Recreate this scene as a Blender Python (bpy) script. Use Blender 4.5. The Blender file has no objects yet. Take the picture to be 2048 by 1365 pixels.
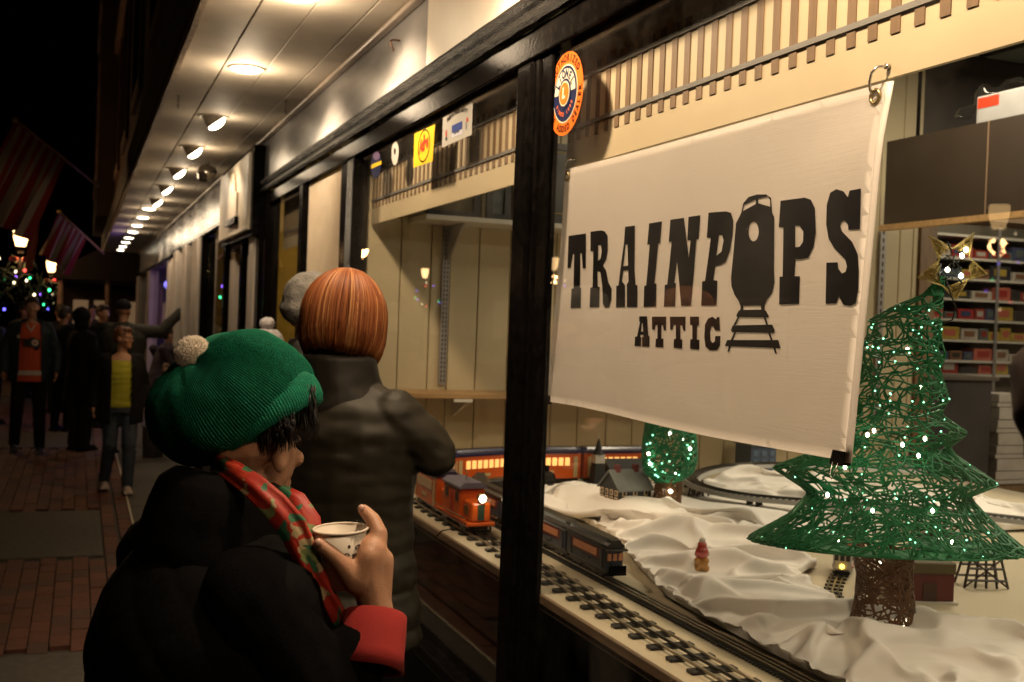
import bpy, bmesh, math, random
from mathutils import Vector, Matrix, noise
random.seed(7)
V = Vector
PI = math.pi
SC = bpy.context.scene
COL = SC.collection
# ------------------------------------------------------------------ camera
YAW, PITCH, ROLL, FPX = math.radians(21.418), math.radians(.937), math.radians(2.126), 2204.0
CAM = V((0, 0, 1.70))
_f = V((math.sin(YAW)*math.cos(PITCH), math.cos(YAW)*math.cos(PITCH), -math.sin(PITCH)))
_r = V((math.cos(YAW), -math.sin(YAW), 0)); _u = _r.cross(_f)
CR = _r*math.cos(ROLL)+_u*math.sin(ROLL); CU = -_r*math.sin(ROLL)+_u*math.cos(ROLL); CF = _f
cam_d = bpy.data.cameras.new('camera'); cam = bpy.data.objects.new('camera', cam_d); COL.objects.link(cam)
cam_d.sensor_width = 22.3; cam_d.lens = FPX/2048*22.3; cam_d.clip_start = .05; cam_d.clip_end = 1000
cam.matrix_world = Matrix(((CR.x, CU.x, -CF.x, CAM.x), (CR.y, CU.y, -CF.y, CAM.y), (CR.z, CU.z, -CF.z, CAM.z), (0, 0, 0, 1)))
cam_d.dof.use_dof = True; cam_d.dof.focus_distance = 2.05; cam_d.dof.aperture_fstop = 4.5
SC.camera = cam
# ------------------------------------------------------------------ night sky, exposure
W = bpy.data.worlds.new('World'); SC.world = W; W.use_nodes = True
_n = W.node_tree.nodes; _bg = _n['Background']; _sky = _n.new('ShaderNodeTexSky'); _sky.sky_type = 'NISHITA'
_sky.sun_disc = False; _sky.sun_elevation = math.radians(-6); _sky.sun_rotation = math.radians(200)
W.node_tree.links.new(_sky.outputs[0], _bg.inputs[0]); _bg.inputs[1].default_value = .02
SC.view_settings.view_transform = 'Standard'; SC.view_settings.look = 'None'; SC.view_settings.gamma = 1
SC.view_settings.exposure = 0.0
cy = SC.cycles
cy.use_denoising = True; cy.max_bounces = 6; cy.diffuse_bounces = 3; cy.glossy_bounces = 3; cy.transmission_bounces = 4
cy.transparent_max_bounces = 12; cy.sample_clamp_indirect = 4; cy.caustics_reflective = False; cy.caustics_refractive = False
WARM = (1.0, .76, .50)
P_SOFFIT, P_FLOOD, P_STREET, P_SHOP = 7.5, 65.0, 44.0, 40.0
# ------------------------------------------------------------------ helpers: photograph pixels (2048 wide) to points on real planes
def ray(px, py): return CF + CR*((px-1024)/FPX) - CU*((py-682.5)/FPX)
def ax(px, py, X): d = ray(px, py); return CAM + d*((X-CAM.x)/d.x)
def ay(px, py, Y): d = ray(px, py); return CAM + d*((Y-CAM.y)/d.y)
def az(px, py, Z): d = ray(px, py); return CAM + d*((Z-CAM.z)/d.z)
def ad(px, py, D): return CAM + ray(px, py)*D
# ------------------------------------------------------------------ materials
MATS = {}
def mat(name, col, rough=.6, metal=0., var=.0, vscale=8., bump=0., bscale=60., emit=None, estr=0., spec=.5, stretch=None, col2=None, coat=0., detail=6.):
    if name in MATS: return MATS[name]
    m = bpy.data.materials.new(name); m.use_nodes = True; nt = m.node_tree; b = nt.nodes['Principled BSDF']
    b.inputs['Base Color'].default_value = (*col, 1); b.inputs['Roughness'].default_value = rough; b.inputs['Metallic'].default_value = metal
    b.inputs['Specular IOR Level'].default_value = spec
    if coat: b.inputs['Coat Weight'].default_value = coat; b.inputs['Coat Roughness'].default_value = .15
    tc = nt.nodes.new('ShaderNodeTexCoord'); mp = nt.nodes.new('ShaderNodeMapping'); nt.links.new(tc.outputs['Object'], mp.inputs[0])
    if stretch: mp.inputs['Scale'].default_value = stretch
    if var or col2:
        nz = nt.nodes.new('ShaderNodeTexNoise'); nz.inputs['Scale'].default_value = vscale; nz.inputs['Detail'].default_value = detail
        nt.links.new(mp.outputs[0], nz.inputs['Vector'])
        cr = nt.nodes.new('ShaderNodeValToRGB'); cr.color_ramp.elements[0].position = .3; cr.color_ramp.elements[1].position = .7
        c2 = col2 or tuple(min(1, c*(1+var)) for c in col)
        c1 = col if col2 else tuple(c*(1-var) for c in col)
        cr.color_ramp.elements[0].color = (*c1, 1); cr.color_ramp.elements[1].color = (*c2, 1)
        nt.links.new(nz.outputs['Fac'], cr.inputs[0]); nt.links.new(cr.outputs[0], b.inputs['Base Color'])
    if bump:
        n2 = nt.nodes.new('ShaderNodeTexNoise'); n2.inputs['Scale'].default_value = bscale; n2.inputs['Detail'].default_value = 4
        nt.links.new(mp.outputs[0], n2.inputs['Vector'])
        bp = nt.nodes.new('ShaderNodeBump'); bp.inputs['Strength'].default_value = bump; bp.inputs['Distance'].default_value = .01
        nt.links.new(n2.outputs['Fac'], bp.inputs['Height']); nt.links.new(bp.outputs[0], b.inputs['Normal'])
    if emit:
        b.inputs['Emission Color'].default_value = (*emit, 1); b.inputs['Emission Strength'].default_value = estr
    MATS[name] = m; return m
def glass_mat(name, ior=1.45, tint=(1, 1, 1), dust=.035):
    m = bpy.data.materials.new(name); m.use_nodes = True; nt = m.node_tree; nt.nodes.clear()
    o = nt.nodes.new('ShaderNodeOutputMaterial'); mx = nt.nodes.new('ShaderNodeMixShader'); tr = nt.nodes.new('ShaderNodeBsdfTransparent')
    gl = nt.nodes.new('ShaderNodeBsdfGlossy'); gl.inputs['Roughness'].default_value = .0; fr = nt.nodes.new('ShaderNodeFresnel'); fr.inputs[0].default_value = ior
    tr.inputs[0].default_value = (*tint, 1)
    ge = nt.nodes.new('ShaderNodeNewGeometry'); mr = nt.nodes.new('ShaderNodeMapRange'); mr.inputs['To Min'].default_value = ior; mr.inputs['To Max'].default_value = 1/ior
    nt.links.new(ge.outputs['Backfacing'], mr.inputs['Value']); nt.links.new(mr.outputs[0], fr.inputs[0])   # the same reflectance on both faces of a thin pane
    nt.links.new(fr.outputs[0], mx.inputs[0]); nt.links.new(tr.outputs[0], mx.inputs[1]); nt.links.new(gl.outputs[0], mx.inputs[2]); 
    # thin uneven film of dust on the pane
    df = nt.nodes.new('ShaderNodeBsdfDiffuse'); df.inputs[0].default_value = (.5, .45, .38, 1); m2 = nt.nodes.new('ShaderNodeMixShader'); tc = nt.nodes.new('ShaderNodeTexCoord'); nz = nt.nodes.new('ShaderNodeTexNoise'); nz.inputs['Scale'].default_value = 2.3; nz.inputs['Detail'].default_value = 9; nz.inputs['Roughness'].default_value = .68
    r2 = nt.nodes.new('ShaderNodeMapRange'); r2.inputs['From Min'].default_value = .45; r2.inputs['From Max'].default_value = .8; r2.inputs['To Max'].default_value = dust
    nt.links.new(tc.outputs['Object'], nz.inputs['Vector']); nt.links.new(nz.outputs['Fac'], r2.inputs['Value']); nt.links.new(r2.outputs[0], m2.inputs[0]); nt.links.new(mx.outputs[0], m2.inputs[1]); nt.links.new(df.outputs[0], m2.inputs[2]); nt.links.new(m2.outputs[0], o.inputs[0])
    MATS[name] = m; return m
# ------------------------------------------------------------------ object helpers
def meta(o, label=None, cat=None, group=None, kind=None):
    if label: o['label'] = label
    if cat: o['category'] = cat
    if group: o['group'] = group
    if kind: o['kind'] = kind
    return o
def empty(name, loc=(0, 0, 0), label=None, cat=None, group=None, rz=0.):
    o = bpy.data.objects.new(name, None); COL.objects.link(o); o.location = loc; o.rotation_euler = (0, 0, rz); o.empty_display_size = .05
    return meta(o, label, cat, group)
def addmesh(name, me, m=None, parent=None, smooth=False):
    o = bpy.data.objects.new(name, me); COL.objects.link(o)
    if m is not None and len(me.materials) == 0: me.materials.append(m)
    if smooth:
        for p in me.polygons: p.use_smooth = True
    if parent is not None: o.parent = parent
    return o
def obj(name, bm, m, parent=None, smooth=False, world=True):
    """link a bmesh given in world coordinates; a child keeps its world place when its parent is unrotated"""
    if parent is not None and world:
        off = V(parent.location); p = parent.parent
        while p is not None: off += V(p.location); p = p.parent
        bmesh.ops.translate(bm, verts=bm.verts, vec=-off)
    me = bpy.data.meshes.new(name); bm.normal_update(); bm.to_mesh(me); bm.free()
    return addmesh(name, me, m, parent, smooth)
def B(): return bmesh.new()
def bx(bm, a, b):
    x0, y0, z0 = a; x1, y1, z1 = b
    v = [bm.verts.new(p) for p in ((x0,y0,z0),(x1,y0,z0),(x1,y1,z0),(x0,y1,z0),(x0,y0,z1),(x1,y0,z1),(x1,y1,z1),(x0,y1,z1))]
    for f in ((0,3,2,1),(4,5,6,7),(0,1,5,4),(1,2,6,5),(2,3,7,6),(3,0,4,7)): bm.faces.new([v[i] for i in f])
    return bm
def box(a, b): return bx(B(), a, b)
def bevel(bm, w, seg=2):
    bmesh.ops.bevel(bm, geom=list(bm.edges), offset=w, segments=seg, affect='EDGES', profile=.5); return bm
def loft(bm, rings, cap=True):
    """rings: lists of points, same count, joined into a closed tube"""
    vs = [[bm.verts.new(p) for p in r] for r in rings]; n = len(vs[0])
    for a, b in zip(vs, vs[1:]):
        for i in range(n): bm.faces.new((a[i], a[(i+1) % n], b[(i+1) % n], b[i]))
    if cap: bm.faces.new(vs[0][::-1]); bm.faces.new(vs[-1])
    return bm
def frame(d):
    d = V(d).normalized(); a = V((0, 0, 1)) if abs(d.z) < .9 else V((1, 0, 0))
    u = d.cross(a).normalized(); return u, d.cross(u).normalized()
def ringp(c, u, v, n=12): return [V(c)+V(u)*math.cos(2*PI*i/n)+V(v)*math.sin(2*PI*i/n) for i in range(n)]
def tube(bm, pts, r, n=6, cap=True):
    pts = [V(p) for p in pts]; rings = []; u = None
    for i, p in enumerate(pts):
        d = (pts[min(i+1, len(pts)-1)]-pts[max(i-1, 0)])
        if d.length < 1e-9: d = V((0, 0, 1))
        d.normalize()
        if u is None: u, w = frame(d)
        else:
            u = (u-d*u.dot(d))
            if u.length < 1e-6: u, w = frame(d)
            u.normalize()
        w = d.cross(u); rr = r[i] if isinstance(r, (list, tuple)) else r
        rings.append(ringp(p, u*rr, w*rr, n))
    return loft(bm, rings, cap)
def cyl(bm, a, b, r0, r1=None, n=16): return tube(bm, [a, b], [r0, r0 if r1 is None else r1], n)
def ell(bm, c, r, rot=None, sub=2):
    M = Matrix.Translation(V(c)) @ (rot.to_4x4() if rot is not None else Matrix()) @ Matrix.Diagonal((*(r if hasattr(r, '__len__') else (r, r, r)), 1))
    bmesh.ops.create_icosphere(bm, subdivisions=sub, radius=1, matrix=M); return bm
def cap(bm, a, ra, b, rb, n=12):
    """tapered capsule"""
    a, b = V(a), V(b); d = (b-a); L = d.length
    d = d/L if L > 1e-6 else V((0, 0, 1)); u, w = frame(d); rings = []
    for k in range(5):
        t = -PI/2+k*PI/8; rings.append(ringp(a+d*ra*math.sin(t), u*max(ra*math.cos(t), ra*.02), w*max(ra*math.cos(t), ra*.02), n))
    for k in range(5):
        t = k*PI/8; rings.append(ringp(b+d*rb*math.sin(t), u*max(rb*math.cos(t), rb*.02), w*max(rb*math.cos(t), rb*.02), n))
    return loft(bm, rings)
def blob(name, bm, m, parent=None, vox=.01, smooth=4, cut=None, solid=0., disp=None, world=True):
    """union of overlapping closed shapes as one continuous skin"""
    me = bpy.data.meshes.new('tmp'); bm.to_mesh(me); bm.free()
    o = bpy.data.objects.new('tmp', me); COL.objects.link(o)
    md = o.modifiers.new('r', 'REMESH'); md.mode = 'VOXEL'; md.voxel_size = vox
    if smooth:
        s = o.modifiers.new('s', 'SMOOTH'); s.iterations = smooth; s.factor = .5
    dg = bpy.context.evaluated_depsgraph_get(); dg.update()
    me2 = bpy.data.meshes.new_from_object(o.evaluated_get(dg)); bpy.data.objects.remove(o); bpy.data.meshes.remove(me)
    b2 = B(); b2.from_mesh(me2); bpy.data.meshes.remove(me2)
    if disp:
        b2.normal_update()
        for v in b2.verts: v.co += v.normal*disp(v.co)
    if cut:
        kill = [f for f in b2.faces if cut(f.calc_center_median())]
        bmesh.ops.delete(b2, geom=kill, context='FACES')
        if solid: bmesh.ops.solidify(b2, geom=b2.faces[:], thickness=solid)
    return obj(name, b2, m, parent, True, world)
def poly_fill(name, loops, depth=0.):
    """2D outline(s) with holes -> bmesh in the xy plane"""
    cu = bpy.data.curves.new(name, 'CURVE'); cu.dimensions = '2D'; cu.fill_mode = 'BOTH'
    for lp in loops:
        s = cu.splines.new('POLY'); s.points.add(len(lp)-1); s.use_cyclic_u = True
        for i, p in enumerate(lp): s.points[i].co = (p[0], p[1], 0, 1)
    o = bpy.data.objects.new(name, cu); COL.objects.link(o); dg = bpy.context.evaluated_depsgraph_get(); dg.update()
    me = bpy.data.meshes.new_from_object(o.evaluated_get(dg)); bpy.data.objects.remove(o); bpy.data.curves.remove(cu)
    b = B(); b.from_mesh(me); bpy.data.meshes.remove(me); bmesh.ops.remove_doubles(b, verts=b.verts, dist=1e-6); return b
def text_bm(s, size=1., align='CENTER', bold=0.):
    cu = bpy.data.curves.new('t', 'FONT'); cu.body = s; cu.size = size; cu.align_x = align; cu.align_y = 'CENTER'; cu.offset = bold
    o = bpy.data.objects.new('t', cu); COL.objects.link(o); dg = bpy.context.evaluated_depsgraph_get(); dg.update()
    me = bpy.data.meshes.new_from_object(o.evaluated_get(dg)); bpy.data.objects.remove(o); bpy.data.curves.remove(cu)
    b = B(); b.from_mesh(me); bpy.data.meshes.remove(me); return b
def mapv(bm, fn):
    for v in bm.verts: v.co = fn(v.co.copy())
    return bm
def join(a, b):
    me = bpy.data.meshes.new('j'); b.to_mesh(me); b.free(); a.from_mesh(me); bpy.data.meshes.remove(me); return a
def lamp(name, kind, loc, power, color=WARM, parent=None, **kw):
    d = bpy.data.lights.new(name, kind); d.energy = power; d.color = color
    for k, v in kw.items(): setattr(d, k, v)
    o = bpy.data.objects.new(name, d); COL.objects.link(o); o.location = loc
    if parent is not None: o.parent = parent; o.location = V(loc)-V(parent.location)
    return o
def copy_tree(o, parent=None):
    c = o.copy(); COL.objects.link(c); c.parent = parent
    for ch in list(o.children): copy_tree(ch, c)
    return c
ORD = 'first second third fourth fifth sixth seventh eighth ninth tenth eleventh twelfth thirteenth fourteenth fifteenth sixteenth seventeenth eighteenth nineteenth twentieth'.split()
def torus(bm, c, u, v, R, r, n=20, m=8):
    c, u, v = V(c), V(u).normalized(), V(v).normalized(); w = u.cross(v); rings = []
    for i in range(n):
        a = 2*PI*i/n; d = u*math.cos(a)+v*math.sin(a); rings.append([c+d*(R+r*math.cos(2*PI*k/m))+w*r*math.sin(2*PI*k/m) for k in range(m)])
    vs = [[bm.verts.new(p) for p in r_] for r_ in rings]
    for i in range(n):
        for k in range(m): bm.faces.new((vs[i][k], vs[i][(k+1) % m], vs[(i+1) % n][(k+1) % m], vs[(i+1) % n][k]))
    return bm
# ------------------------------------------------------------------ materials of the place
BLK = mat('black_gloss_paint', (.004, .0033, .003), .13, var=.5, vscale=30, bump=.04, bscale=90, spec=.008)
BLKP = mat('black_peeling_paint', (.006, .005, .004), .22, spec=.12, bump=1., bscale=260, col2=(.011, .009, .008), vscale=70)
GREYP = mat('grey_satin_paint', (.25, .24, .235), .24, var=.18, vscale=5, bump=.03, bscale=20, stretch=(1, .5, 2))
CREAMP = mat('cream_board_paint', (.62, .55, .45), .45, var=.06, vscale=6)
SOFF = mat('soffit_paint', (.54, .48, .40), .62, spec=.15, var=.16, vscale=3, bump=.08, bscale=12)
SOFFE = mat('soffit_edge_metal', (.42, .33, .24), .3, var=.4, vscale=25)
CORR = mat('corrugated_panel_cream', (.80, .70, .57), .5, var=.05)
BROWNP = mat('dark_brown_facade', (.12, .065, .045), .7, var=.4, vscale=4, bump=.3, bscale=30)
TRIMD = mat('dark_trim', (.02, .012, .01), .5)
TRIML = mat('facade_stone_trim', (.26, .17, .13), .7, var=.2)
WHITEPIL = mat('white_pilaster_paint', (.56, .49, .42), .45, var=.12, vscale=3)
CONC = mat('concrete_slab', (.06, .05, .038), .85, var=.25, vscale=20, bump=.3, bscale=150)
MORT = mat('mortar', (.05, .04, .03), .9)
ASPH = mat('asphalt', (.05, .05, .05), .9, var=.3, vscale=40)
BRK = [mat('brick_red_%d' % i, c, .75, var=.25, vscale=25, bump=.3, bscale=80) for i, c in enumerate(((.085, .026, .012), (.07, .023, .012), (.10, .032, .014), (.055, .024, .014)))]
GLASS = glass_mat('window_glass', 1.32)
DGLASS = mat('dark_window_glass', (.01, .01, .012), .08)
LAMPW = mat('lit_bulb', (1, .9, .7), .4, emit=(1, .86, .62), estr=14)
def lin(a, b, t): return a+(b-a)*t
# ------------------------------------------------------------------ ground, sidewalk
g = obj('ground', box((-400, -300, -.5), (400, 400, -.15)), ASPH); meta(g, 'dark asphalt street surface running beside the sidewalk', 'ground', kind='structure')
sw = empty('sidewalk', (0, 0, 0)); meta(sw, 'brick and concrete sidewalk in front of the row of shops', 'sidewalk', kind='structure')
obj('bed', box((-2.2, -6, -.149), (1.19, 130, -.022)), MORT, sw)
obj('kerb', bevel(box((-2.38, -6, -.3), (-2.203, 130, .0)), .015), CONC, sw)
bands = [(-6, -2.0, 's'), (-2.0, 1.7, 'b'), (1.7, 3.6, 's'), (3.6, 4.0, 'b'), (4.0, 5.81, 's'), (5.81, 8.05, 'b'), (8.05, 9.86, 's'), (9.86, 14.3, 'b'), (14.3, 16.1, 's'), (16.1, 20.6, 'b'), (20.6, 22.4, 's'), (22.4, 40, 'b')]
brk_me = []
for m_ in BRK:
    b = bevel(box((-.048, -.098, -.03), (.048, .098, 0)), .005, 1); me = bpy.data.meshes.new('brick'); b.to_mesh(me); b.free(); me.materials.append(m_); brk_me.append(me)
near, farb = [], []
def brick_at(x, y):
    s = ax(0, 0, 1) if False else None
    p = V((x, y, 0))-CAM; z = p.dot(CF); px = 1024+FPX*p.dot(CR)/z if z > .1 else -9; py = 682+FPX*-p.dot(CU)/z if z > .1 else -9
    (near if (-40 < px < 340 and py < 1400 and y < 30) else farb).append((y, x))
for y0, y1, k in bands:
    if k == 's':
        for x0, x1 in ((-2.198, -1.004), (-.998, .196)): obj('slab', bevel(box((x0, y0+.006, -.06), (x1, y1-.006, .001)), .006, 1), CONC, sw)
    else:
        i = 0; x = .15
        while x > -2.15:
            y = y0+.1+(0 if i % 2 else -.1)
            while y < y1-.05:
                if y > y0+.04: brick_at(x, y)
                y += .2
            x -= .1; i += 1
for j, x in enumerate((.255, .375)):   # edging course beside the shop strip
    y = -4+(.1 if j else 0)
    while y < 30: brick_at(x, y); y += .2
near.sort(); rng = random.Random(3)
for i, (y, x) in enumerate(near[:300]):
    o = bpy.data.objects.new('brick', rng.choice(brk_me)); COL.objects.link(o); o.parent = sw
    o.location = (x+rng.uniform(-.002, .002), y, rng.uniform(-.002, .002)); o.rotation_euler = (rng.uniform(-.01, .01), rng.uniform(-.01, .01), rng.uniform(-.01, .01))
bm = B(); mi = []
for y, x in near[300:]+farb:
    bx(bm, (x-.047, y-.097, -.03), (x+.047, y+.097, rng.uniform(-.002, .002)))
fb = obj('distant_bricks', bm, None, sw); fb['kind'] = 'stuff'
for m_ in BRK: fb.data.materials.append(m_)
for i, p in enumerate(fb.data.polygons): p.material_index = ((i//6)*7+(i//6)//5) % 4
y = -5.0
while y < 30:
    obj('slab', bevel(box((.448, y+.005, -.08), (1.188, y+1.495, .0)), .006, 1), CONC, sw); y += 1.5
obj('edge_strip', box((.428, -5, -.08), (.444, 30, .004)), mat('pale_edge_strip', (.45, .38, .28), .5), sw)
# ------------------------------------------------------------------ train shop front
shop = empty('train_shop', (1.2, 2.9, 0), 'black framed toy train shop front with two display windows and cream valance', 'shop')
G = 1.2
obj('bulkhead', box((1.185, -2.0, 0), (1.30, 5.12, .50)), BLK, shop)
obj('window_sill', bevel(box((1.15, -2.0, .5), (1.26, 5.10, .545)), .008), BLK, shop)
obj('post', bevel(box((1.172, 2.915, .546), (1.215, 3.03, 2.45)), .012, 3), BLK, shop)
obj('post_fillet', bevel(box((1.182, 2.878, .546), (1.213, 2.912, 2.45)), .008, 2), BLK, shop)
obj('post_plate', bevel(box((1.188, 2.80, .546), (1.214, 2.875, 2.45)), .005), BLK, shop)
obj('header', bevel(box((1.172, -2.0, 2.452), (1.262, 8.20, 2.538)), .006, 2), BLK, shop)
prof = [(1.18, 2.54), (1.152, 2.54), (1.142, 2.552), (1.142, 2.566), (1.154, 2.572), (1.156, 2.583), (1.146, 2.592), (1.136, 2.606), (1.138, 2.618), (1.15, 2.622), (1.18, 2.624)]
bm = B(); loft(bm, [[V((x, y, z)) for x, z in prof] for y in [-2+.06*i for i in range(int(10.2/.06)+1)]])
for v in bm.verts: v.co += V((noise.noise(v.co*16)*.003, 0, noise.noise(v.co*19+V((5, 0, 0)))*.0025))
obj('crown_moulding', bm, BLKP, shop)
obj('fascia', box((1.18, 3.95, 2.624), (1.26, 8.20, 2.935)), GREYP, shop)
obj('sign_board', box((1.166, -2.0, 2.627), (1.26, 3.947, 2.935)), CREAMP, shop)
# small screw hook left on the fascia
bm = B(); hp = ax(800, 82, 1.178); tube(bm, [hp+V((0, 0, 0)), hp+V((-.03, 0, 0)), hp+V((-.045, -.015, -.01)), hp+V((-.04, -.03, -.035)), hp+V((-.03, -.02, -.05))], .004, 6); obj('wire_stub', bm, mat('rusty_iron', (.10, .05, .03), .6, .6, var=.3), shop)
for nm, y0, y1 in (('right', -2, 2.799), ('left', 3.031, 5.10)):
    obj('pane', box((1.199, y0, .546), (1.204, y1, 2.452)), GLASS, shop)
obj('pilaster', bevel(box((1.17, 5.10, .546), (1.24, 5.24, 2.45)), .012, 3), BLKP, shop)
obj('pilaster_plate', bevel(box((1.182, 5.243, .02), (1.24, 5.415, 2.45)), .006, 2), BLK, shop)
# corrugated panel: ribs modelled
bm = B(); nn = 27; y0, y1 = 5.42, 6.30; rows = []
for zz in (.02, 2.448):
    r = []
    for i in range(nn*4+1):
        t = i/(nn*4); r.append(V((1.205-.010*(1 if (i % 4) in (0, 1) else 0), lin(y0, y1, t), zz)))
    rows.append([bm.verts.new(p) for p in r])
for i in range(len(rows[0])-1): bm.faces.new((rows[0][i], rows[0][i+1], rows[1][i+1], rows[1][i]))
bmesh.ops.solidify(bm, geom=bm.faces[:], thickness=.004)
obj('corrugated_panel', bm, CORR, shop)
obj('window_frame', bevel(box((1.16, 6.305, .02), (1.24, 6.42, 2.45)), .008), BLK, shop)
obj('pane', box((1.199, 6.422, .5), (1.204, 7.60, 2.452)), GLASS, shop)
obj('window_frame', bevel(box((1.16, 7.60, .02), (1.25, 7.72, 2.45)), .008), BLK, shop)
obj('door_jamb', bevel(box((1.19, 7.722, .02), (1.25, 7.83, 2.45)), .006), mat('brown_jamb_paint', (.20, .15, .12), .45, var=.2), shop)
obj('window_frame', bevel(box((1.15, 7.832, .02), (1.25, 8.0, 2.45)), .008), BLK, shop)
obj('end_pilaster', bevel(box((1.13, 8.002, .02), (1.25, 8.20, 2.45)), .008), WHITEPIL, shop)
obj('lower_panel', box((1.19, 6.422, .02), (1.25, 7.598, .5)), BLK, shop)
# inside shell
WALLC = mat('cream_board_wall', (.60, .50, .31), .55, var=.07, vscale=3)
OCH = mat('ochre_wall', (.56, .42, .09), .6, var=.06)
obj('display_ceiling', box((1.263, -2, 2.50), (1.60, 5.1, 2.54)), mat('walnut_plank', (.16, .095, .05), .45, var=.35, vscale=6, stretch=(14, 1, 14)), shop)
sidew = obj('side_wall', box((1.26, 5.16, 0), (4.55, 5.4, 3.4)), WALLC, shop)
x = 1.262; k = 0
bw = (.166, .152, .097, .151)
while x < 4.53:
    w = bw[k % 4]; x1 = min(x+w, 4.548)
    obj('plank', bevel(box((x+.0025, 5.145, .5), (x1-.0025, 5.162, 3.39)), .003, 1), WALLC, shop).parent = sidew
    o = COL.objects[-1]; o.matrix_parent_inverse.identity(); o.location = (0, 0, 0)
    x = x1; k += 1
obj('shop_ceiling', box((1.27, -3, 3.4), (9.5, 9.0, 3.5)), mat('dark_ceiling_tile', (.16, .19, .18), .8, var=.1), shop)
obj('shop_back_wall', box((9.5, -4, 0), (9.7, 9, 3.5)), mat('shop_back_wall_paint', (.12, .10, .08), .8), shop)
obj('shop_near_wall', box((1.27, -3.2, 0), (9.5, -3.0, 3.5)), mat('shop_near_wall_paint', (.25, .21, .15), .8), shop)
obj('ochre_room_wall', box((2.6, 5.41, 0), (2.7, 8.2, 3.3)), OCH, shop)
obj('inner_door', box((2.56, 7.05, 0), (2.597, 7.75, 2.0)), mat('dark_inner_door', (.05, .03, .02), .5), shop)
obj('ochre_cross_wall', box((1.26, 8.205, 0), (2.7, 8.3, 3.3)), OCH, shop)
obj('inner_room_ceiling', box((1.27, 5.41, 3.0), (2.7, 8.2, 3.05)), OCH, shop)
fl = obj('shop_floor', box((1.31, -3, -.02), (9.5, 9, .01)), mat('shop_floor_tile', (.10, .08, .06), .5, var=.2)); meta(fl, 'dim tiled floor inside the toy train shop', 'floor', kind='structure')
# suspended ceiling grid bars seen through the right window
cg = mat('ceiling_grid_bar', (.03, .03, .03), .5)
for yy in (3.2, 1.8, .6): obj('ceiling_bar', box((1.3, yy, 3.375), (9.5, yy+.03, 3.398)), cg, shop)
for xx in (4.9, 6.3, 7.7): obj('ceiling_bar', box((xx, -3, 3.372), (xx+.03, 5.1, 3.396)), cg, shop)
# ------------------------------------------------------------------ canopy over the sidewalk
can = empty('canopy', (.8, 10, 2.93), 'long flat canopy with painted board soffit over the sidewalk', 'canopy')
SZ = 2.93
for i, (x0, x1) in enumerate(((.425, .628), (.631, .832), (.835, 1.044), (1.047, 1.166))):
    for j, (ya, yb) in enumerate(((-4, 6.35 if i != 1 else 7.25), (6.36 if i != 1 else 7.26, 13.1), (13.11, 25.6))):
        o = obj('soffit_board', bevel(box((x0+.001, ya, SZ+rng.uniform(0, .004)), (x1-.001, yb, SZ+.03)), .003, 1), SOFF, can)
obj('corner_moulding', bevel(box((1.142, -4, 2.905), (1.179, 25.6, 2.929)), .008, 2), mat('corner_moulding_paint', (.42, .34, .27), .4, var=.2), can)
bm = B(); nseg = 120
loft(bm, [[V((.40+dx+noise.noise(V((0, y*2.1, 3)))*.004, y, z)) for dx, z in ((0, 2.90), (.024, 2.90), (.024, 2.955), (0, 2.955))] for y in [lin(-4, 25.6, i/nseg) for i in range(nseg+1)]])
obj('drip_edge', bm, SOFFE, can)
obj('canopy_fascia', box((.385, -4, 2.958), (.423, 25.6, 3.22)), mat('canopy_fascia_paint', (.03, .018, .013), .6, var=.3, vscale=8), can)
obj('canopy_deck', box((.424, -4, SZ+.05), (1.40, 25.6, 3.10)), TRIMD, can)
# ------------------------------------------------------------------ downlights
def downlight(i, y, tilt, shown, j=0):
    lab = '%s round downlight along the canopy soffit counting away from the viewer' % ORD[i] if shown else '%s round canopy soffit downlight behind and above the visible row' % ('farthest', 'middle', 'closest')[j]
    r = empty('downlight', (.742, y, SZ), lab, 'downlight', 'round downlights along the canopy soffit')
    bm = B(); loft(bm, [ringp((.742, y, SZ+.002), V((.095, 0, 0)), V((0, .095, 0)), 28), ringp((.742, y, SZ-.007), V((.092, 0, 0)), V((0, .092, 0)), 28), ringp((.742, y, SZ-.007), V((.078, 0, 0)), V((0, .078, 0)), 28), ringp((.742, y, SZ-.001), V((.074, 0, 0)), V((0, .074, 0)), 28)])
    obj('trim_ring', bm, mat('downlight_trim', (.5, .44, .36), .35), r, True)
    bm = B()
    if tilt:
        ell(bm, (0, 0, 0), (.06, .06, .03)); M = Matrix.Rotation(math.radians(-38), 4, 'Y'); mapv(bm, lambda c: (M @ c)+V((.765, y, SZ-.045)))
        obj('bulb', bm, LAMPW, r, True)
        bm = B(); loft(bm, [ringp((0, 0, z), V((q, 0, 0)), V((0, q, 0)), 20) for z, q in ((.09, .045), (.05, .055), (.0, .066), (.002, .06), (.05, .048))]); mapv(bm, lambda c: (M @ c)+V((.762, y, SZ-.04)))
        obj('eyeball_housing', bm, mat('eyeball_housing', (.35, .30, .24), .4), r, True)
    else:
        ell(bm, (.742, y, SZ-.006), (.073, .073, .016), sub=3); obj('bulb', bm, LAMPW, r, True)
    if y < 20:
        k_ = 1 if y < 6 else .36
        lamp('bulb_glow', 'POINT', (.742+(.04 if tilt else 0), y, SZ-.10), P_SOFFIT*k_*(3.5 if y < 3 else 1), WARM, r, shadow_soft_size=.07)
        fb_l = lamp('flood_beam', 'SPOT', (.742, y, SZ-.09), P_FLOOD*k_, WARM, r, shadow_soft_size=.05, spot_size=math.radians(116), spot_blend=.45); fb_l.rotation_euler = (0, math.radians(-30), 0)
ys = [-.02, 1.40, 2.82, 4.28, 5.68, 7.18, 8.6, 10.0, 11.45, 12.9, 14.15, 15.55, 17.1, 18.6, 20.2, 21.6, 23.1, 24.5]
for i, y in enumerate(ys): downlight(max(0, i-3), y, 6 < y < 13, i >= 3, min(i, 2))
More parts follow.
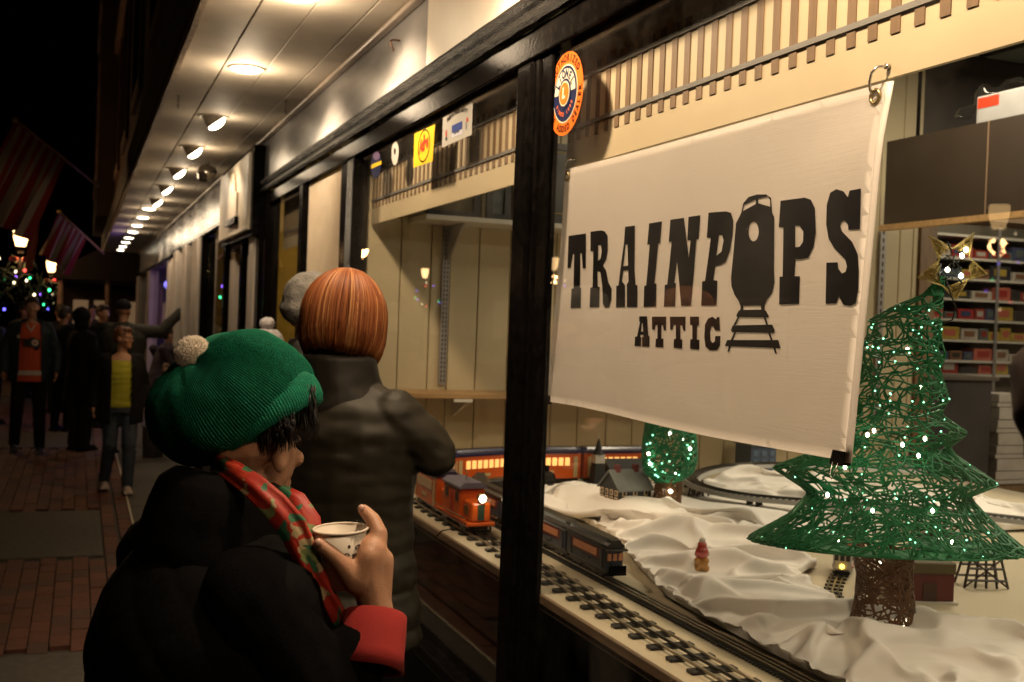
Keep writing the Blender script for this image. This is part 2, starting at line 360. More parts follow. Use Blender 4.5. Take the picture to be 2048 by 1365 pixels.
fl_ = empty('flood_lamp', (.94, 9.4, 2.93), 'unlit clear round flood lamp hanging under the soffit near the sign', 'lamp')
bm = B(); cyl(bm, (.94, 9.4, 2.93), (.94, 9.4, 2.87), .012); obj('stem', bm, mat('grey_lamp_metal', (.25, .22, .19), .35, .8), fl_)
bm = B(); M = Matrix.Rotation(math.radians(50), 4, 'X') @ Matrix.Rotation(math.radians(-30), 4, 'Y')
loft(bm, [ringp((0, 0, z), V((q, 0, 0)), V((0, q, 0)), 20) for z, q in ((.09, .03), (.06, .06), (.0, .085))]); mapv(bm, lambda c: (M @ c)+V((.94, 9.4, 2.83))); obj('reflector', bm, mat('bright_reflector', (.6, .55, .48), .15, .9), fl_, True)
bm = B(); ell(bm, (0, 0, 0), (.084, .084, .025)); mapv(bm, lambda c: (M @ c)+V((.94, 9.4, 2.83))); obj('lens', bm, mat('lamp_lens', (.55, .5, .42), .08, spec=.9), fl_, True)
# ------------------------------------------------------------------ upper storeys above the canopy
up = empty('brick_building', (1, 15, 3.1), 'dark brown upper storeys with framed windows above the canopy', 'building')
obj('wall', box((.47, -4, 3.23), (1.4, 19.5, 9.5)), BROWNP, up)
obj('cornice', box((.30, -4, 9.5), (1.4, 19.5, 9.9)), TRIML, up)
obj('band_course', box((.40, -4, 5.9), (.468, 19.5, 6.1)), TRIML, up)
for yy in (4.2, 7.4, 10.6, 13.8, 17.0):
    for zz in (3.7, 6.6):
        w_ = obj('window', box((.43, yy, zz), (.469, yy+1.5, zz+1.9)), TRIML, up)
        for a, b in ((yy+.12, yy+.72), (yy+.78, yy+1.38)): 
            o = obj('window_glass', box((.421, a, zz+.12), (.4295, b, zz+1.78)), DGLASS, up); o.parent = w_; o.location = (0, 0, 0); 
            for v in o.data.vertices: pass
up2 = empty('corner_building', (.3, 24, 3), 'shadowed taller building further along beyond the canopy', 'building')
obj('wall', box((.20, 19.6, 3.24), (1.4, 25.55, 11)), mat('corner_building_wall', (.045, .025, .018), .8, var=.3, vscale=2), up2)
for zz in (3.9, 6.9): 
    for yy in (20.3, 22.9): obj('window', box((.17, yy, zz), (.199, yy+1.4, zz+2.0)), TRIML, up2); obj('window_glass', box((.162, yy+.12, zz+.12), (.169, yy+1.28, zz+1.85)), DGLASS, up2)
# ------------------------------------------------------------------ neighbouring shop fronts further along
s2 = empty('corner_shop', (1.2, 11, 0), 'white pilastered shop front beside the train shop with lit yellow interior', 'shop')
obj('fascia', box((1.18, 8.203, 2.50), (1.26, 15.3, 2.935)), GREYP, s2)
obj('lower_moulding', bevel(box((1.12, 9.75, 2.46), (1.2, 15.3, 2.5)), .012), BLK, s2)
for a, b in ((8.25, 8.55), (9.3, 9.62), (11.75, 12.4), (13.1, 13.6), (14.5, 14.95)): obj('pilaster', bevel(box((1.10 if a > 11 else 1.17, a, 0), (1.3, b, 2.46)), .015), WHITEPIL, s2)
for a, b in ((8.56, 8.7), (11.6, 11.745), (12.41, 12.6), (13.61, 13.75), (9.625, 9.75)): obj('window_frame', bevel(box((1.13, a, 0), (1.28, b, 2.459)), .01), BLK, s2)
obj('door', box((1.55, 8.71, 0), (1.6, 9.29, 2.2)), mat('shop_door_paint', (.42, .36, .30), .45), s2)
for z_ in (.9, 1.0): pass
obj('door_rail', box((1.535, 8.8, .2), (1.549, 8.84, 2.1)), BLK, s2); obj('door_rail', box((1.535, 9.12, .2), (1.549, 9.16, 2.1)), BLK, s2)
obj('transom', box((1.14, 8.71, 2.2), (1.3, 9.29, 2.30)), BLK, s2)
for a, b in ((9.76, 11.59), (12.61, 13.09), (13.76, 14.49)): obj('pane', box((1.199, a, .5), (1.204, b, 2.458)), GLASS, s2); obj('lower_panel', box((1.17, a, 0), (1.28, b, .5)), BLK, s2)
obj('interior_wall', box((2.6, 8.305, 0), (2.7, 15.3, 3)), OCH, s2); obj('interior_cross_wall', box((1.3, 11.95, 0), (2.6, 12.05, 3)), OCH, s2)
obj('interior_ceiling', box((1.3, 8.305, 2.6), (2.6, 15.3, 2.65)), WALLC, s2)
for k_, (z_, c_) in enumerate(((.6, (.35, .28, .1)), (1.0, (.25, .05, .03)), (1.25, (.06, .08, .05)), (1.7, (.10, .14, .12)), (2.05, (.45, .34, .15)))):
    t_ = empty('stock_box', (1.8, 11.7, z_-.1), '%s display carton stacked in the lit yellow shop window' % ('tan', 'red', 'dark green', 'grey green', 'pale')[k_], 'box', 'cartons in the yellow shop window')
    obj('carton', bevel(box((1.5, 11.5, z_-.12), (2.2, 11.9, z_+.12)), .01), mat('carton_%d' % k_, c_, .6), t_); obj('lid', bevel(box((1.49, 11.49, z_+.121), (2.21, 11.91, z_+.15)), .006), mat('carton_lid_%d' % k_, tuple(min(1, q*1.5) for q in c_), .6), t_)
il = empty('ceiling_lamp', (1.45, 9.95, 2.35), 'glowing amber globe lamp hanging in the yellow shop', 'lamp')
bm = B(); ell(bm, (1.45, 9.95, 2.35), (.11, .11, .09)); obj('globe', bm, mat('amber_globe', (1, .6, .2), .4, emit=(1, .55, .15), estr=5), il, True)
bm = B(); cyl(bm, (1.45, 9.95, 2.44), (1.45, 9.95, 2.6), .01); obj('cord', bm, BLK, il)
lamp('globe_lamp', 'POINT', (1.45, 9.95, 2.2), 10, (1, .62, .25), il, shadow_soft_size=.1)
s3 = empty('dark_shop', (1.2, 20, 0), 'dark shop front with violet lit window at the far end of the row', 'shop')
obj('fascia', box((1.18, 15.303, 2.45), (1.26, 25.5, 2.935)), GREYP, s3)
obj('moulding', bevel(box((1.10, 15.303, 2.40), (1.2, 25.5, 2.449)), .012), BLK, s3)
for a, b in ((15.3, 15.7), (16.0, 16.3), (20.6, 21.3), (24.6, 25.5)): obj('pilaster', bevel(box((1.12, a, 0), (1.3, b, 2.40)), .015), WHITEPIL, s3)
for a, b in ((15.71, 15.99), (16.31, 20.59), (21.31, 24.59)): obj('pane', box((1.199, a, .5), (1.204, b, 2.399)), GLASS, s3); obj('lower_panel', box((1.17, a, 0), (1.28, b, .5)), BLK, s3)
obj('interior_wall', box((2.2, 15.31, 0), (2.3, 25.5, 3)), mat('violet_room_wall', (.35, .30, .5), .6), s3); obj('interior_ceiling', box((1.3, 15.31, 2.5), (2.2, 25.5, 2.55)), TRIMD, s3); obj('interior_cross_wall', box((1.3, 20.6, 0), (2.2, 20.7, 2.5)), mat('violet_room_wall', (.35, .30, .5)), s3)
vl = empty('spot_lamp', (1.35, 18.9, 2.15), 'small bright violet lamp inside the far shop window', 'lamp')
bm = B(); ell(bm, (1.35, 18.9, 2.12), (.10, .10, .08)); obj('bulb', bm, mat('violet_bulb', (.3, .3, 1), .4, emit=(.25, .22, 1), estr=9), vl, True); bm = B(); cyl(bm, (1.35, 18.9, 2.18), (1.35, 18.9, 2.5), .03, .015); obj('housing', bm, BLK, vl)
lamp('violet_lamp', 'POINT', (1.45, 18.6, 1.95), 22, (.35, .18, 1), vl, shadow_soft_size=.1)
lamp('room_lamp', 'POINT', (1.9, 6.9, 2.6), 22, (1, .72, .35), shop, shadow_soft_size=.15)
# projecting sign box on the second shop
sg = empty('shop_sign', (1.1, 8.8, 2.6), 'white projecting sign board with dark frame and lantern emblem under the soffit', 'sign')
obj('board', bevel(box((1.075, 7.95, 2.29), (1.10, 9.66, 2.84)), .01), mat('sign_white', (.72, .64, .52), .4), sg)
for a, b in (((1.10, 7.86, 2.25), (1.178, 9.70, 2.289)), ((1.10, 7.86, 2.842), (1.178, 9.70, 2.88)), ((1.10, 7.88, 2.29), (1.178, 7.949, 2.84))): obj('frame', box(a, b), BLK, sg)
ep = [(8.45, 2.42), (8.95, 2.42), (8.95, 2.62), (8.86, 2.70), (8.86, 2.76), (8.6, 2.76), (8.55, 2.62), (8.45, 2.60)]; bm = B(); loft(bm, [[V((x_, y_, z_)) for y_, z_ in ep] for x_ in (1.058, 1.0735)]); bmesh.ops.recalc_face_normals(bm, faces=bm.faces[:]); obj('emblem', bm, mat('sign_emblem', (.62, .53, .42), .35), sg)
obj('emblem_base', box((1.045, 8.40, 2.37), (1.0735, 9.0, 2.418)), BLK, sg)
# ------------------------------------------------------------------ far end of the street
pv = empty('porch_building', (0, 30, 0), 'dark building with pitched porch roof closing the far end of the sidewalk', 'building')
bm = B(); loft(bm, [[V((-.6, y, 2.35)), V((3.2, y, 2.35)), V((3.2, y, 2.5)), V((1.6, y, 3.5)), V((1.0, y, 3.5)), V((-.6, y, 2.5))] for y in (28, 34)]); obj('porch_roof', bm, mat('porch_roof_shingle', (.012, .008, .007), .9), pv)
obj('wall', box((-.5, 33.5, 0), (3.2, 34, 2.35)), mat('porch_wall', (.10, .06, .04), .8), pv)
for x_ in (-.45, .6, 1.7): bm = B(); cyl(bm, (x_, 28.3, 0), (x_, 28.3, 2.35), .07); obj('column', bm, TRIML, pv)
for x_ in (-.2, .35, 1.2): obj('window', box((x_, 33.46, .9), (x_+.4, 33.499, 1.9)), mat('dim_lit_window', (.3, .2, .1), .4, emit=(1, .6, .3), estr=.12), pv)
obj('upper_wall', box((1.4, 25.7, 2.9), (6, 60, 9)), mat('distant_wall_dark', (.03, .02, .015), .9), pv)
opp = empty('opposite_building', (-15, 30, 0), 'dark row of buildings across the street', 'building')
obj('wall', box((-18, -10, -.15), (-14, 110, 7)), mat('opposite_wall', (.035, .025, .02), .9, var=.3, vscale=1), opp)
for i in range(10): obj('window', box((-13.999, -4+i*9, 1.0), (-13.96, -1+i*9, 2.6)), mat('opposite_window', (.1, .07, .04), .3, emit=(1, .6, .3), estr=.05), opp)
# ------------------------------------------------------------------ street lamps with coloured Christmas bulbs
LANT = mat('lit_lantern_glass', (1, .8, .5), .4, emit=(1, .62, .26), estr=7)
BOW = mat('red_bow', (.45, .05, .02), .6)
XB = [mat('christmas_bulb_%d' % i, c, .4, emit=c, estr=6) for i, c in enumerate(((.05, 1, .35), (.12, .1, 1), (1, .06, .05), (1, .75, .45), (.3, .12, 1)))]
PINE = mat('pine_garland', (.012, .03, .012), .8, var=.4)
def street_lamp(x, y, ztop, lab, group, power, deco):
    r = empty('street_lamp', (x, y, 0), lab, 'street lamp', group)
    bm = B(); tube(bm, [(x, y, 0), (x, y, .12), (x, y, .14), (x, y, .5), (x, y, .55), (x, y, ztop-.38)], [.14, .13, .09, .07, .05, .04], 12); obj('post', bm, BLK, r, True)
    bm = B(); loft(bm, [ringp((x, y, z), V((q, 0, 0)), V((0, q, 0)), 10) for z, q in ((ztop-.22, .10), (ztop-.02, .15), (ztop+.14, .165), (ztop+.17, .15))]); obj('lantern_glass', bm, LANT, r, True)
    bm = B(); loft(bm, [ringp((x, y, z), V((q, 0, 0)), V((0, q, 0)), 10) for z, q in ((ztop-.38, .05), (ztop-.30, .12), (ztop-.23, .13))]); obj('lantern_base', bm, BLK, r, True); bm = B(); loft(bm, [ringp((x, y, z), V((q, 0, 0)), V((0, q, 0)), 10) for z, q in ((ztop+.172, .17), (ztop+.23, .12), (ztop+.30, .03))]); obj('lantern_cap', bm, BLK, r, True)
    if power: lamp('street_lamp_light', 'POINT', (x, y, ztop-.5), power, (1, .52, .2), r, shadow_soft_size=.15)
    if deco:
        bm = B(); rr = random.Random(int(y*10))
        for k in range(70):
            a = rr.uniform(0, 2*PI); q = .55*math.sqrt(rr.random()); p = V((x+q*math.cos(a), y+rr.uniform(-.15, .15), ztop-1.05+q*math.sin(a)*1.1)); d = V((rr.gauss(0, 1), rr.gauss(0, 1), rr.gauss(0, 1)))*.09
            tube(bm, [p-d, p, p+d], [.01, .03, .005], 5)
        obj('wreath_greenery', bm, PINE, r)
        for s in (-1, 1): bm = B(); ell(bm, (x+s*.13, y-.1, ztop-.52), (.10, .05, .07)); obj('bow', bm, BOW, r, True)
        for k in range(deco):
            a = 2*PI*k/deco+rr.uniform(-.3, .3); q = rr.uniform(.25, .75); bm = B(); ell(bm, (x+q*math.cos(a), y-.2, ztop-1.0+q*math.sin(a)), (.028, .028, .036), sub=1); obj('christmas_bulb', bm, XB[k % 5], r, True)
for i, (px, py, Y) in enumerate(((42, 473, 27), (103, 532, 42), (133, 565, 66), (141, 577, 82), (149, 586, 108), (155, 591, 140))):
    p = ay(px, py, Y); street_lamp(p.x, Y, p.z, '%s lit lantern street lamp on the left, counting away from the viewer' % ORD[i], 'lit lantern street lamps along the kerb', 60 if i < 2 else 0, (9, 8, 6, 4, 0, 0)[i])
for i, (Y, z) in enumerate(((13.6, 3.7), (31.4, 3.6), (45.1, 3.7), (62, 3.7))):
    street_lamp(-11.2, Y, z, '%s lantern street lamp across the street, its reflection showing in the shop glass' % ('nearest', 'second', 'third', 'farthest')[i], 'lantern street lamps across the street', 60 if i < 2 else 0, 10)
street_lamp(-1.75, 17.5, 3.3, 'lantern street lamp just outside the left edge of the view', 'lit lantern street lamps along the kerb', P_STREET, 0)
# ------------------------------------------------------------------ flags on angled poles
def flag(base, tip, w, h, lab, seed):
    r = empty('flag', tuple(base), lab, 'flag', 'striped flags on angled poles')
    base, tip = V(base), V(tip); d = tip-base
    bm = B(); tube(bm, [base, tip], .014, 8); obj('pole', bm, mat('flag_pole_wood', (.25, .13, .06), .5), r, True)
    bm = B(); ell(bm, tip, .03); obj('finial', bm, mat('gold_finial', (.5, .35, .1), .3, .8), r, True)
    n, mrow = 13, 14; mats = [mat('flag_red', (.11, .008, .006), .8, spec=.1), mat('flag_white', (.14, .11, .085), .8, spec=.1)]
    top = [base+d*(1-w*(1-i/26)) for i in range(27)]
    rr = random.Random(seed); ph = rr.uniform(0, 6)
    grid = [[top[i]+V((.05*math.sin(i*.9+ph)*j/mrow, .10*math.sin(i*.7+ph)*(j/mrow), -h*j/mrow))+V((-.42*h*(j/mrow), 0, 0)) for i in range(27)] for j in range(mrow+1)]
    for s in range(13):
        bm = B(); vs = [[bm.verts.new(grid[j][s*2+k]) for k in range(3)] for j in range(mrow+1)]
        for j in range(mrow):
            for k in range(2): bm.faces.new((vs[j][k], vs[j][k+1], vs[j+1][k+1], vs[j+1][k]))
        obj('stripe', bm, mats[s % 2], r, True)
p0 = ax(196, 372, .37); p1 = V((-.35, p0.y-1.5, p0.z+1.05))
b0 = ay(196, 372, 14.0); t0 = ay(30, 240, 12.6); flag(b0, t0, .58, .92, 'large red and white striped flag hanging from the nearer angled pole', 4)
b0 = ay(208, 508, 19.0); t0 = ay(118, 424, 17.6); flag(b0, t0, .60, .60, 'smaller striped flag on the farther angled pole', 9)
fb_ = obj('banner_flag', box((0, 0, 0), (.01, .01, .01)), mat('lamp_glow_flag_cloth', (.6, .18, .07), .8)); bpy.data.objects.remove(fb_)
r = empty('lit_flag_end', tuple(ay(57, 540, 26)), 'narrow flag end with orange lamp glow in its colour beside the nearest street lamp', 'banner')
bm = B(); tube(bm, [ay(74, 446, 26), ay(68, 480, 25.9), ay(62, 510, 26), ay(57, 540, 26)], [.05, .085, .09, .075], 9); obj('cloth', bm, mat('lamp_glow_flag_cloth', (.6, .18, .07), .8, var=.3, vscale=6), r, True)  # cloth's orange is street lamp glow on a flag's end, painted into the colour
bm = B(); tube(bm, [ay(77, 440, 26.1), ay(55, 548, 26.1)], .02, 6); obj('staff', bm, BLK, r)
# the opposite wing of lights: far Christmas bulbs strung over the street
for i in range(16):
    rr = random.Random(100+i); px = rr.uniform(0, 215); py = 505+px*.45+rr.uniform(-5, 60); p = ay(px, py, rr.uniform(30, 70)); bm = B(); q = .026*p.y/30; ell(bm, p, (q, q, q*1.3), sub=1)
    o = obj('christmas_bulb', bm, XB[rr.randrange(5)], None, True); meta(o, 'tiny coloured Christmas bulb glowing in the dark street on the left', 'light bulb', 'coloured Christmas bulbs down the street')

for (px, py), lab in (((357, 190), 'short dark chain hanging under the outer soffit board'), ((572, 200), 'short dark chain hanging from the soffit beside the grey fascia')):
    p = az(px, py, SZ); r = empty('hanging_chain', tuple(p), lab, 'chain', 'short chains under the soffit')
    for k in range(6): bm = B(); torus(bm, p-V((0, 0, .008+k*.013)), ((0, 1, 0) if k % 2 else (1, 0, 0)), (0, 0, 1), .007, .0018, 10, 5); obj('link', bm, mat('dark_chain_iron', (.03, .02, .015), .5, .7), r, True)
# ------------------------------------------------------------------ window valance with a painted railway, upper shelf inside
T = .948
VAL = mat('cream_valance_card', (.56, .46, .29), .55, var=.03); TIEB = mat('brown_tie_tape', (.19, .12, .065), .6, var=.15, vscale=60, stretch=(1, 1, .1)); RAILG = mat('grey_rail_tape', (.20, .19, .17), .4)
def valance(y0, y1, lab):
    r = empty('valance', (1.275, (y0+y1)/2, 2.17), lab, 'valance', 'cream railway valances')
    obj('board', box((1.272, y0, 2.141), (1.282, y1, 2.497)), VAL, r)
    for z in (2.246, 2.378): obj('rail', box((1.2665, y0+.01, z), (1.2695, y1-.01, z+.011)), RAILG, r)
    y = y0+.03
    while y < y1-.03: obj('tie', box((1.2695, y, 2.215), (1.2722, y+.024, 2.412)), TIEB, r); y += .058
valance(-1.6, 2.87, 'cream valance with painted railway ties behind the right window')
valance(3.02, 5.13, 'cream valance with painted railway ties behind the left window')
valance(6.45, 7.58, 'dim cream valance with railway ties in the window past the corrugated panel')
# ------------------------------------------------------------------ banner
XT = 1.258
TL, TR = ax(1135, 338, XT).y, ax(1764, 166, XT).y; ZT = (ax(1135, 338, XT).z+ax(1764, 166, XT).z)/2
XB_ = (ay(1089, 805, TL).x+ay(1692, 922, TR).x)/2; ZB = (ay(1089, 805, TL).z+ay(1692, 922, TR).z)/2
def bsurf(y, z, off=0.):
    t = (ZT-z)/(ZT-ZB); s = (TL-y)/(TL-TR)
    x = lin(XT, XB_, t) + .014*math.sin(PI*min(1, max(0, s)))*math.sin(PI*min(1, max(0, t))) + .004*math.sin(s*9+1)*t + .010*math.exp(-((s-1)**2+(t)**2)*30)*math.sin(8*(s+t)) - .006*math.exp(-(s**2+t**2)*30)
    return V((x-off, y, z))
bn = empty('banner', (1.25, 2.2, 1.476), 'white hanging vinyl banner with black slab lettering and locomotive emblem', 'banner')
VINYL = mat('banner_vinyl', (.80, .72, .64), .5, bump=.06, bscale=350, stretch=(1, .02, 1), var=.02, vscale=2)
bm = B(); NX, NY = 60, 34
def bedge(s, t):
    y = lin(TL, TR, s); z = lin(ZT, ZB, t)
    z += -.004*math.sin(PI*s)*(1-t) + .004*math.sin(s*7)*t     # top edge sags between the hooks
    return bsurf(y, z)
vs = [[bm.verts.new(bedge(i/NX, j/NY)) for i in range(NX+1)] for j in range(NY+1)]
for j in range(NY):
    for i in range(NX): bm.faces.new((vs[j][i], vs[j][i+1], vs[j+1][i+1], vs[j+1][i]))
bmesh.ops.solidify(bm, geom=bm.faces[:], thickness=-.0012)
obj('sheet', bm, VINYL, bn, True)
bm = B(); loft(bm, [[bsurf(TR+dy, lin(ZT, ZB, k/20))+V((dx, 0, 0)) for dy, dx in ((-.0006, -.0005), (-.012, .004), (-.012, .006), (-.0006, .002))] for k in range(21)]); obj('side_hem', bm, VINYL, bn, True)
INK = mat('banner_black_ink', (.004, .003, .003), .6, spec=.15)
LET = {
'T': [[(165,1116),(264,1102),(263,1300),(246,1300),(240,1215),(232,1215),(231,1412),(237,1412),(234,1526),(177,1527),(182,1415),(193,1415),(197,1220),(190,1220),(178,1298),(159,1300)]],
'R': [[(290,1092),(350,1084),(372,1090),(388,1115),(389,1200),(380,1250),(362,1285),(378,1310),(392,1380),(411,1415),(410,1480),(396,1523),(372,1524),(360,1500),(357,1400),(346,1320),(330,1318),(331,1405),(343,1406),(340,1521),(285,1523),(289,1410),(302,1408),(306,1204),(290,1204)],[(334,1168),(350,1168),(354,1200),(348,1245),(333,1258)]],
'A': [[(487,1064),(543,1057),(541,1300),(547,1395),(558,1396),(557,1521),(497,1521),(497,1392),(507,1374),(505,1312),(478,1314),(470,1374),(487,1395),(487,1521),(435,1523),(437,1400),(449,1398),(462,1290),(480,1160)],[(490,1165),(501,1165),(504,1285),(477,1288)]],
'I': [[(624,1045),(697,1033),(687,1158),(676,1160),(655,1385),(666,1388),(663,1518),(592,1520),(596,1400),(607,1398),(627,1164),(613,1166)]],
'N': [[(745,1024),(822,1013),(850,1240),(860,1140),(841,1142),(848,1008),(916,998),(906,1134),(893,1136),(862,1513),(806,1514),(783,1262),(768,1384),(777,1385),(772,1516),(708,1518),(713,1395),(727,1392),(752,1150),(735,1150)]],
'P': [[(962,984),(1060,976),(1090,985),(1104,1030),(1100,1110),(1085,1200),(1060,1265),(1030,1283),(1002,1288),(990,1368),(1013,1370),(1008,1511),(920,1513),(926,1375),(942,1372),(975,1126),(952,1126)],[(1022,1112),(1040,1112),(1048,1140),(1036,1205),(1008,1228)]],
'P2': [[(1372,916),(1510,898),(1545,910),(1568,960),(1573,1100),(1560,1180),(1530,1240),(1490,1250),(1458,1250),(1452,1345),(1483,1346),(1478,1503),(1364,1506),(1366,1348),(1384,1347),(1388,1068),(1362,1066)],[(1456,1058),(1480,1058),(1502,1090),(1500,1150),(1480,1178),(1456,1180)]],
'S': [[(1765,858),(1830,846),(1824,1078),(1758,1082),(1755,1050),(1735,1028),(1718,1040),(1712,1060),(1722,1090),(1780,1150),(1812,1220),(1818,1320),(1815,1420),(1800,1500),(1770,1515),(1730,1508),(1705,1462),(1690,1500),(1628,1502),(1633,1268),(1698,1266),(1700,1300),(1722,1330),(1742,1320),(1750,1290),(1740,1250),(1680,1190),(1645,1130),(1632,1050),(1635,940),(1655,870),(1690,850),(1730,862),(1755,895)]],
'A2': [[(568,1573),(612,1573),(620,1685),(627,1686),(626,1747),(584,1745),(584,1690),(592,1688),(590,1678),(575,1678),(573,1690),(580,1692),(578,1743),(541,1742),(544,1690),(555,1688),(572,1605),(567,1605)],[(583,1612),(587,1612),(590,1660),(578,1660)]],
'T2': [[(640,1575),(722,1575),(720,1654),(708,1654),(703,1625),(695,1625),(694,1700),(706,1700),(705,1750),(660,1748),(662,1700),(671,1700),(672,1622),(662,1622),(656,1650),(641,1648)]],
'T3': [[(742,1575),(832,1575),(830,1655),(818,1655),(812,1625),(802,1625),(803,1705),(813,1705),(813,1757),(763,1752),(765,1702),(776,1702),(776,1622),(764,1622),(758,1650),(744,1650)]],
'I2': [[(856,1575),(908,1575),(908,1625),(898,1625),(896,1705),(911,1707),(909,1763),(857,1758),(858,1705),(870,1703),(870,1622),(857,1622)]],
'C2': [[(1025,1577),(1028,1655),(998,1653),(990,1630),(978,1632),(972,1660),(974,1710),(985,1725),(998,1715),(1000,1685),(1030,1685),(1028,1740),(1010,1765),(970,1768),(945,1745),(938,1690),(942,1620),(960,1585),(985,1575),(1005,1590),(1010,1578)]],
'loco': [[(1148,985),(1160,930),(1190,895),(1240,880),(1290,880),(1318,900),(1322,950),(1325,985),(1337,1010),(1335,1300),(1338,1380),(1325,1440),(1295,1480),(1283,1510),(1282,1538),(1288,1540),(1306,1572),(1300,1580),(1125,1578),(1120,1568),(1135,1540),(1143,1538),(1145,1520),(1135,1490),(1110,1450),(1092,1400),(1090,1350),(1105,1200),(1118,1045),(1136,1010)],[(1158,975),(1165,940),(1232,908),(1230,935)],[(1245,905),(1300,893),(1312,910),(1313,950),(1245,930)],[(1219+29*math.cos(a*.3927),1091+56*math.sin(a*.3927)) for a in range(16)],[(1162,1513),(1260,1512),(1262,1535),(1160,1537)]],
'tie_a': [[(1100,1625),(1325,1620),(1340,1655),(1335,1668),(1095,1663),(1090,1650)]], 'tie_b': [[(1068,1708),(1360,1708),(1373,1755),(1055,1742)]],
'ra': [[(1128,1577),(1138,1577),(1117,1624),(1104,1624)]], 'rb': [[(1276,1579),(1288,1579),(1302,1622),(1290,1622)]], 'rc': [[(1110,1662),(1120,1662),(1102,1709),(1088,1709)]], 'rd': [[(1302,1667),(1313,1667),(1328,1709),(1316,1709)]], 're': [[(1077,1742),(1090,1742),(1080,1775),(1070,1775)]], 'rf': [[(1330,1752),(1344,1754),(1352,1788),(1342,1785)]]}
def topl(c):
    # printed outline (measured on the sheet) -> y, z on the banner plane
    px, py = 1080+.3516*c[0], 80+.3516*c[1]; x = 1.25
    for _ in range(4):
        p = ax(px, py, x); x = bsurf(p.y, p.z).x
    return (p.y, p.z)
for k, loops in LET.items():
    bm = poly_fill(k, [[topl(c) for c in lp] for lp in loops])
    for i in range(1, 34): bmesh.ops.bisect_plane(bm, geom=bm.verts[:]+bm.edges[:]+bm.faces[:], plane_co=V((lin(TR, TL, i/34), 0, 0)), plane_no=V((1, 0, 0)))
    for i in range(1, 18): bmesh.ops.bisect_plane(bm, geom=bm.verts[:]+bm.edges[:]+bm.faces[:], plane_co=V((0, lin(ZB, ZT, i/18), 0)), plane_no=V((0, 1, 0)))
    mapv(bm, lambda c: bsurf(c.x, c.y, .0016))
    obj('emblem' if k in ('loco',) or len(k) > 2 or k[0] == 'r' else 'letter', bm, INK, bn)
BRASS = mat('brass_grommet', (.45, .34, .16), .3, .9)
for (y, z) in ((TR+.022, ZT-.022), (TL-.022, ZT-.022)):
    bm = B(); torus(bm, bsurf(y, z, .003), (0, 1, 0), (0, 0, 1), .0115, .0035); obj('grommet', bm, BRASS, bn, True)
STEEL = mat('steel_hook', (.5, .47, .42), .25, .95)
for (y, z), lab in (((TR+.012, ZT+.008), 'steel screw hook holding the banner top right corner'), ((TL-.012, ZT+.008), 'steel screw hook holding the banner top left corner')):
    hk = empty('hook', (1.265, y, z), lab, 'hook', 'steel banner hooks')
    bm = B(); tube(bm, [(1.275, y-.012, z+.015), (1.262, y-.012, z+.018), (1.250, y-.008, z+.016), (1.243, y-.002, z+.006), (1.245, y+.004, z-.008), (1.251, y+.010, z-.018), (1.256, y+.011, z-.026)], .0025, 6); obj('wire', bm, STEEL, hk, True)
    bm = B(); cyl(bm, (1.264, y-.012, z+.018), (1.2705, y-.012, z+.018), .005); obj('collar', bm, STEEL, hk, True)
for (y, z), lab in (((TL-.012, ZB), 'black binder clip on the banner bottom left corner'), ((TR+.015, ZB), 'black binder clip on the banner bottom right corner')):
    ck = empty('binder_clip', (XB_, y, z), lab, 'clip', 'black binder clips')
    bm = B(); loft(bm, [[V((XB_+dx, y+q, z+dz)) for dx, dz in ((-.010, -.006), (.010, -.006), (.004, .018), (-.004, .018))] for q in (-.016, .016)]); obj('jaw', bm, BLK, ck)
    bm = B(); tube(bm, [(XB_-.009, y-.007, z-.002), (XB_-.016, y-.005, z-.022), (XB_-.016, y, z-.030), (XB_-.016, y+.005, z-.022), (XB_-.009, y+.007, z-.002)], .0011, 5); obj('wire_handle', bm, STEEL, ck, True)
# ------------------------------------------------------------------ round dealer sticker on the glass
stk = empty('dealer_sticker', (1.199, 2.728, 2.32), 'round orange dealer sticker with navy centre on the right window glass', 'sticker')
SO = mat('sticker_orange', (.70, .13, .012), .7, var=.05, spec=.1); SN = mat('sticker_navy', (.008, .011, .045), .7, spec=.1); SW = mat('sticker_cream', (.60, .53, .38), .7, spec=.1); SR = mat('sticker_red', (.45, .04, .015), .7, spec=.1)
sc_, scz, SRD = 2.728, 2.322, .112
def sdisc(name, r, x, m, a0=0, a1=2*PI, z0=0.):
    bm = B(); vs = [bm.verts.new((x, sc_-r*math.cos(lin(a0, a1, i/48)), scz+z0+r*math.sin(lin(a0, a1, i/48)))) for i in range(48 if a1-a0 > 6 else 49)]
    f = bm.faces.new(vs); e = bmesh.ops.extrude_face_region(bm, geom=[f]); bmesh.ops.translate(bm, verts=[v for v in e['geom'] if isinstance(v, bmesh.types.BMVert)], vec=(.0006, 0, 0)); bmesh.ops.recalc_face_normals(bm, faces=bm.faces[:])
    return obj(name, bm, m, stk)
xx = 1.1982
sdisc('orange_ring', SRD, xx, SO); sdisc('cream_ring', SRD*.70, xx-.0008, SW); sdisc('navy_disc', SRD*.665, xx-.0016, SN); sdisc('cream_arc', SRD*.60, xx-.0024, SW, .03, PI-.03); sdisc('navy_hub', SRD*.36, xx-.0032, SN); sdisc('cream_hub', SRD*.30, xx-.004, SW); sdisc('orange_hub', SRD*.265, xx-.0048, SO)
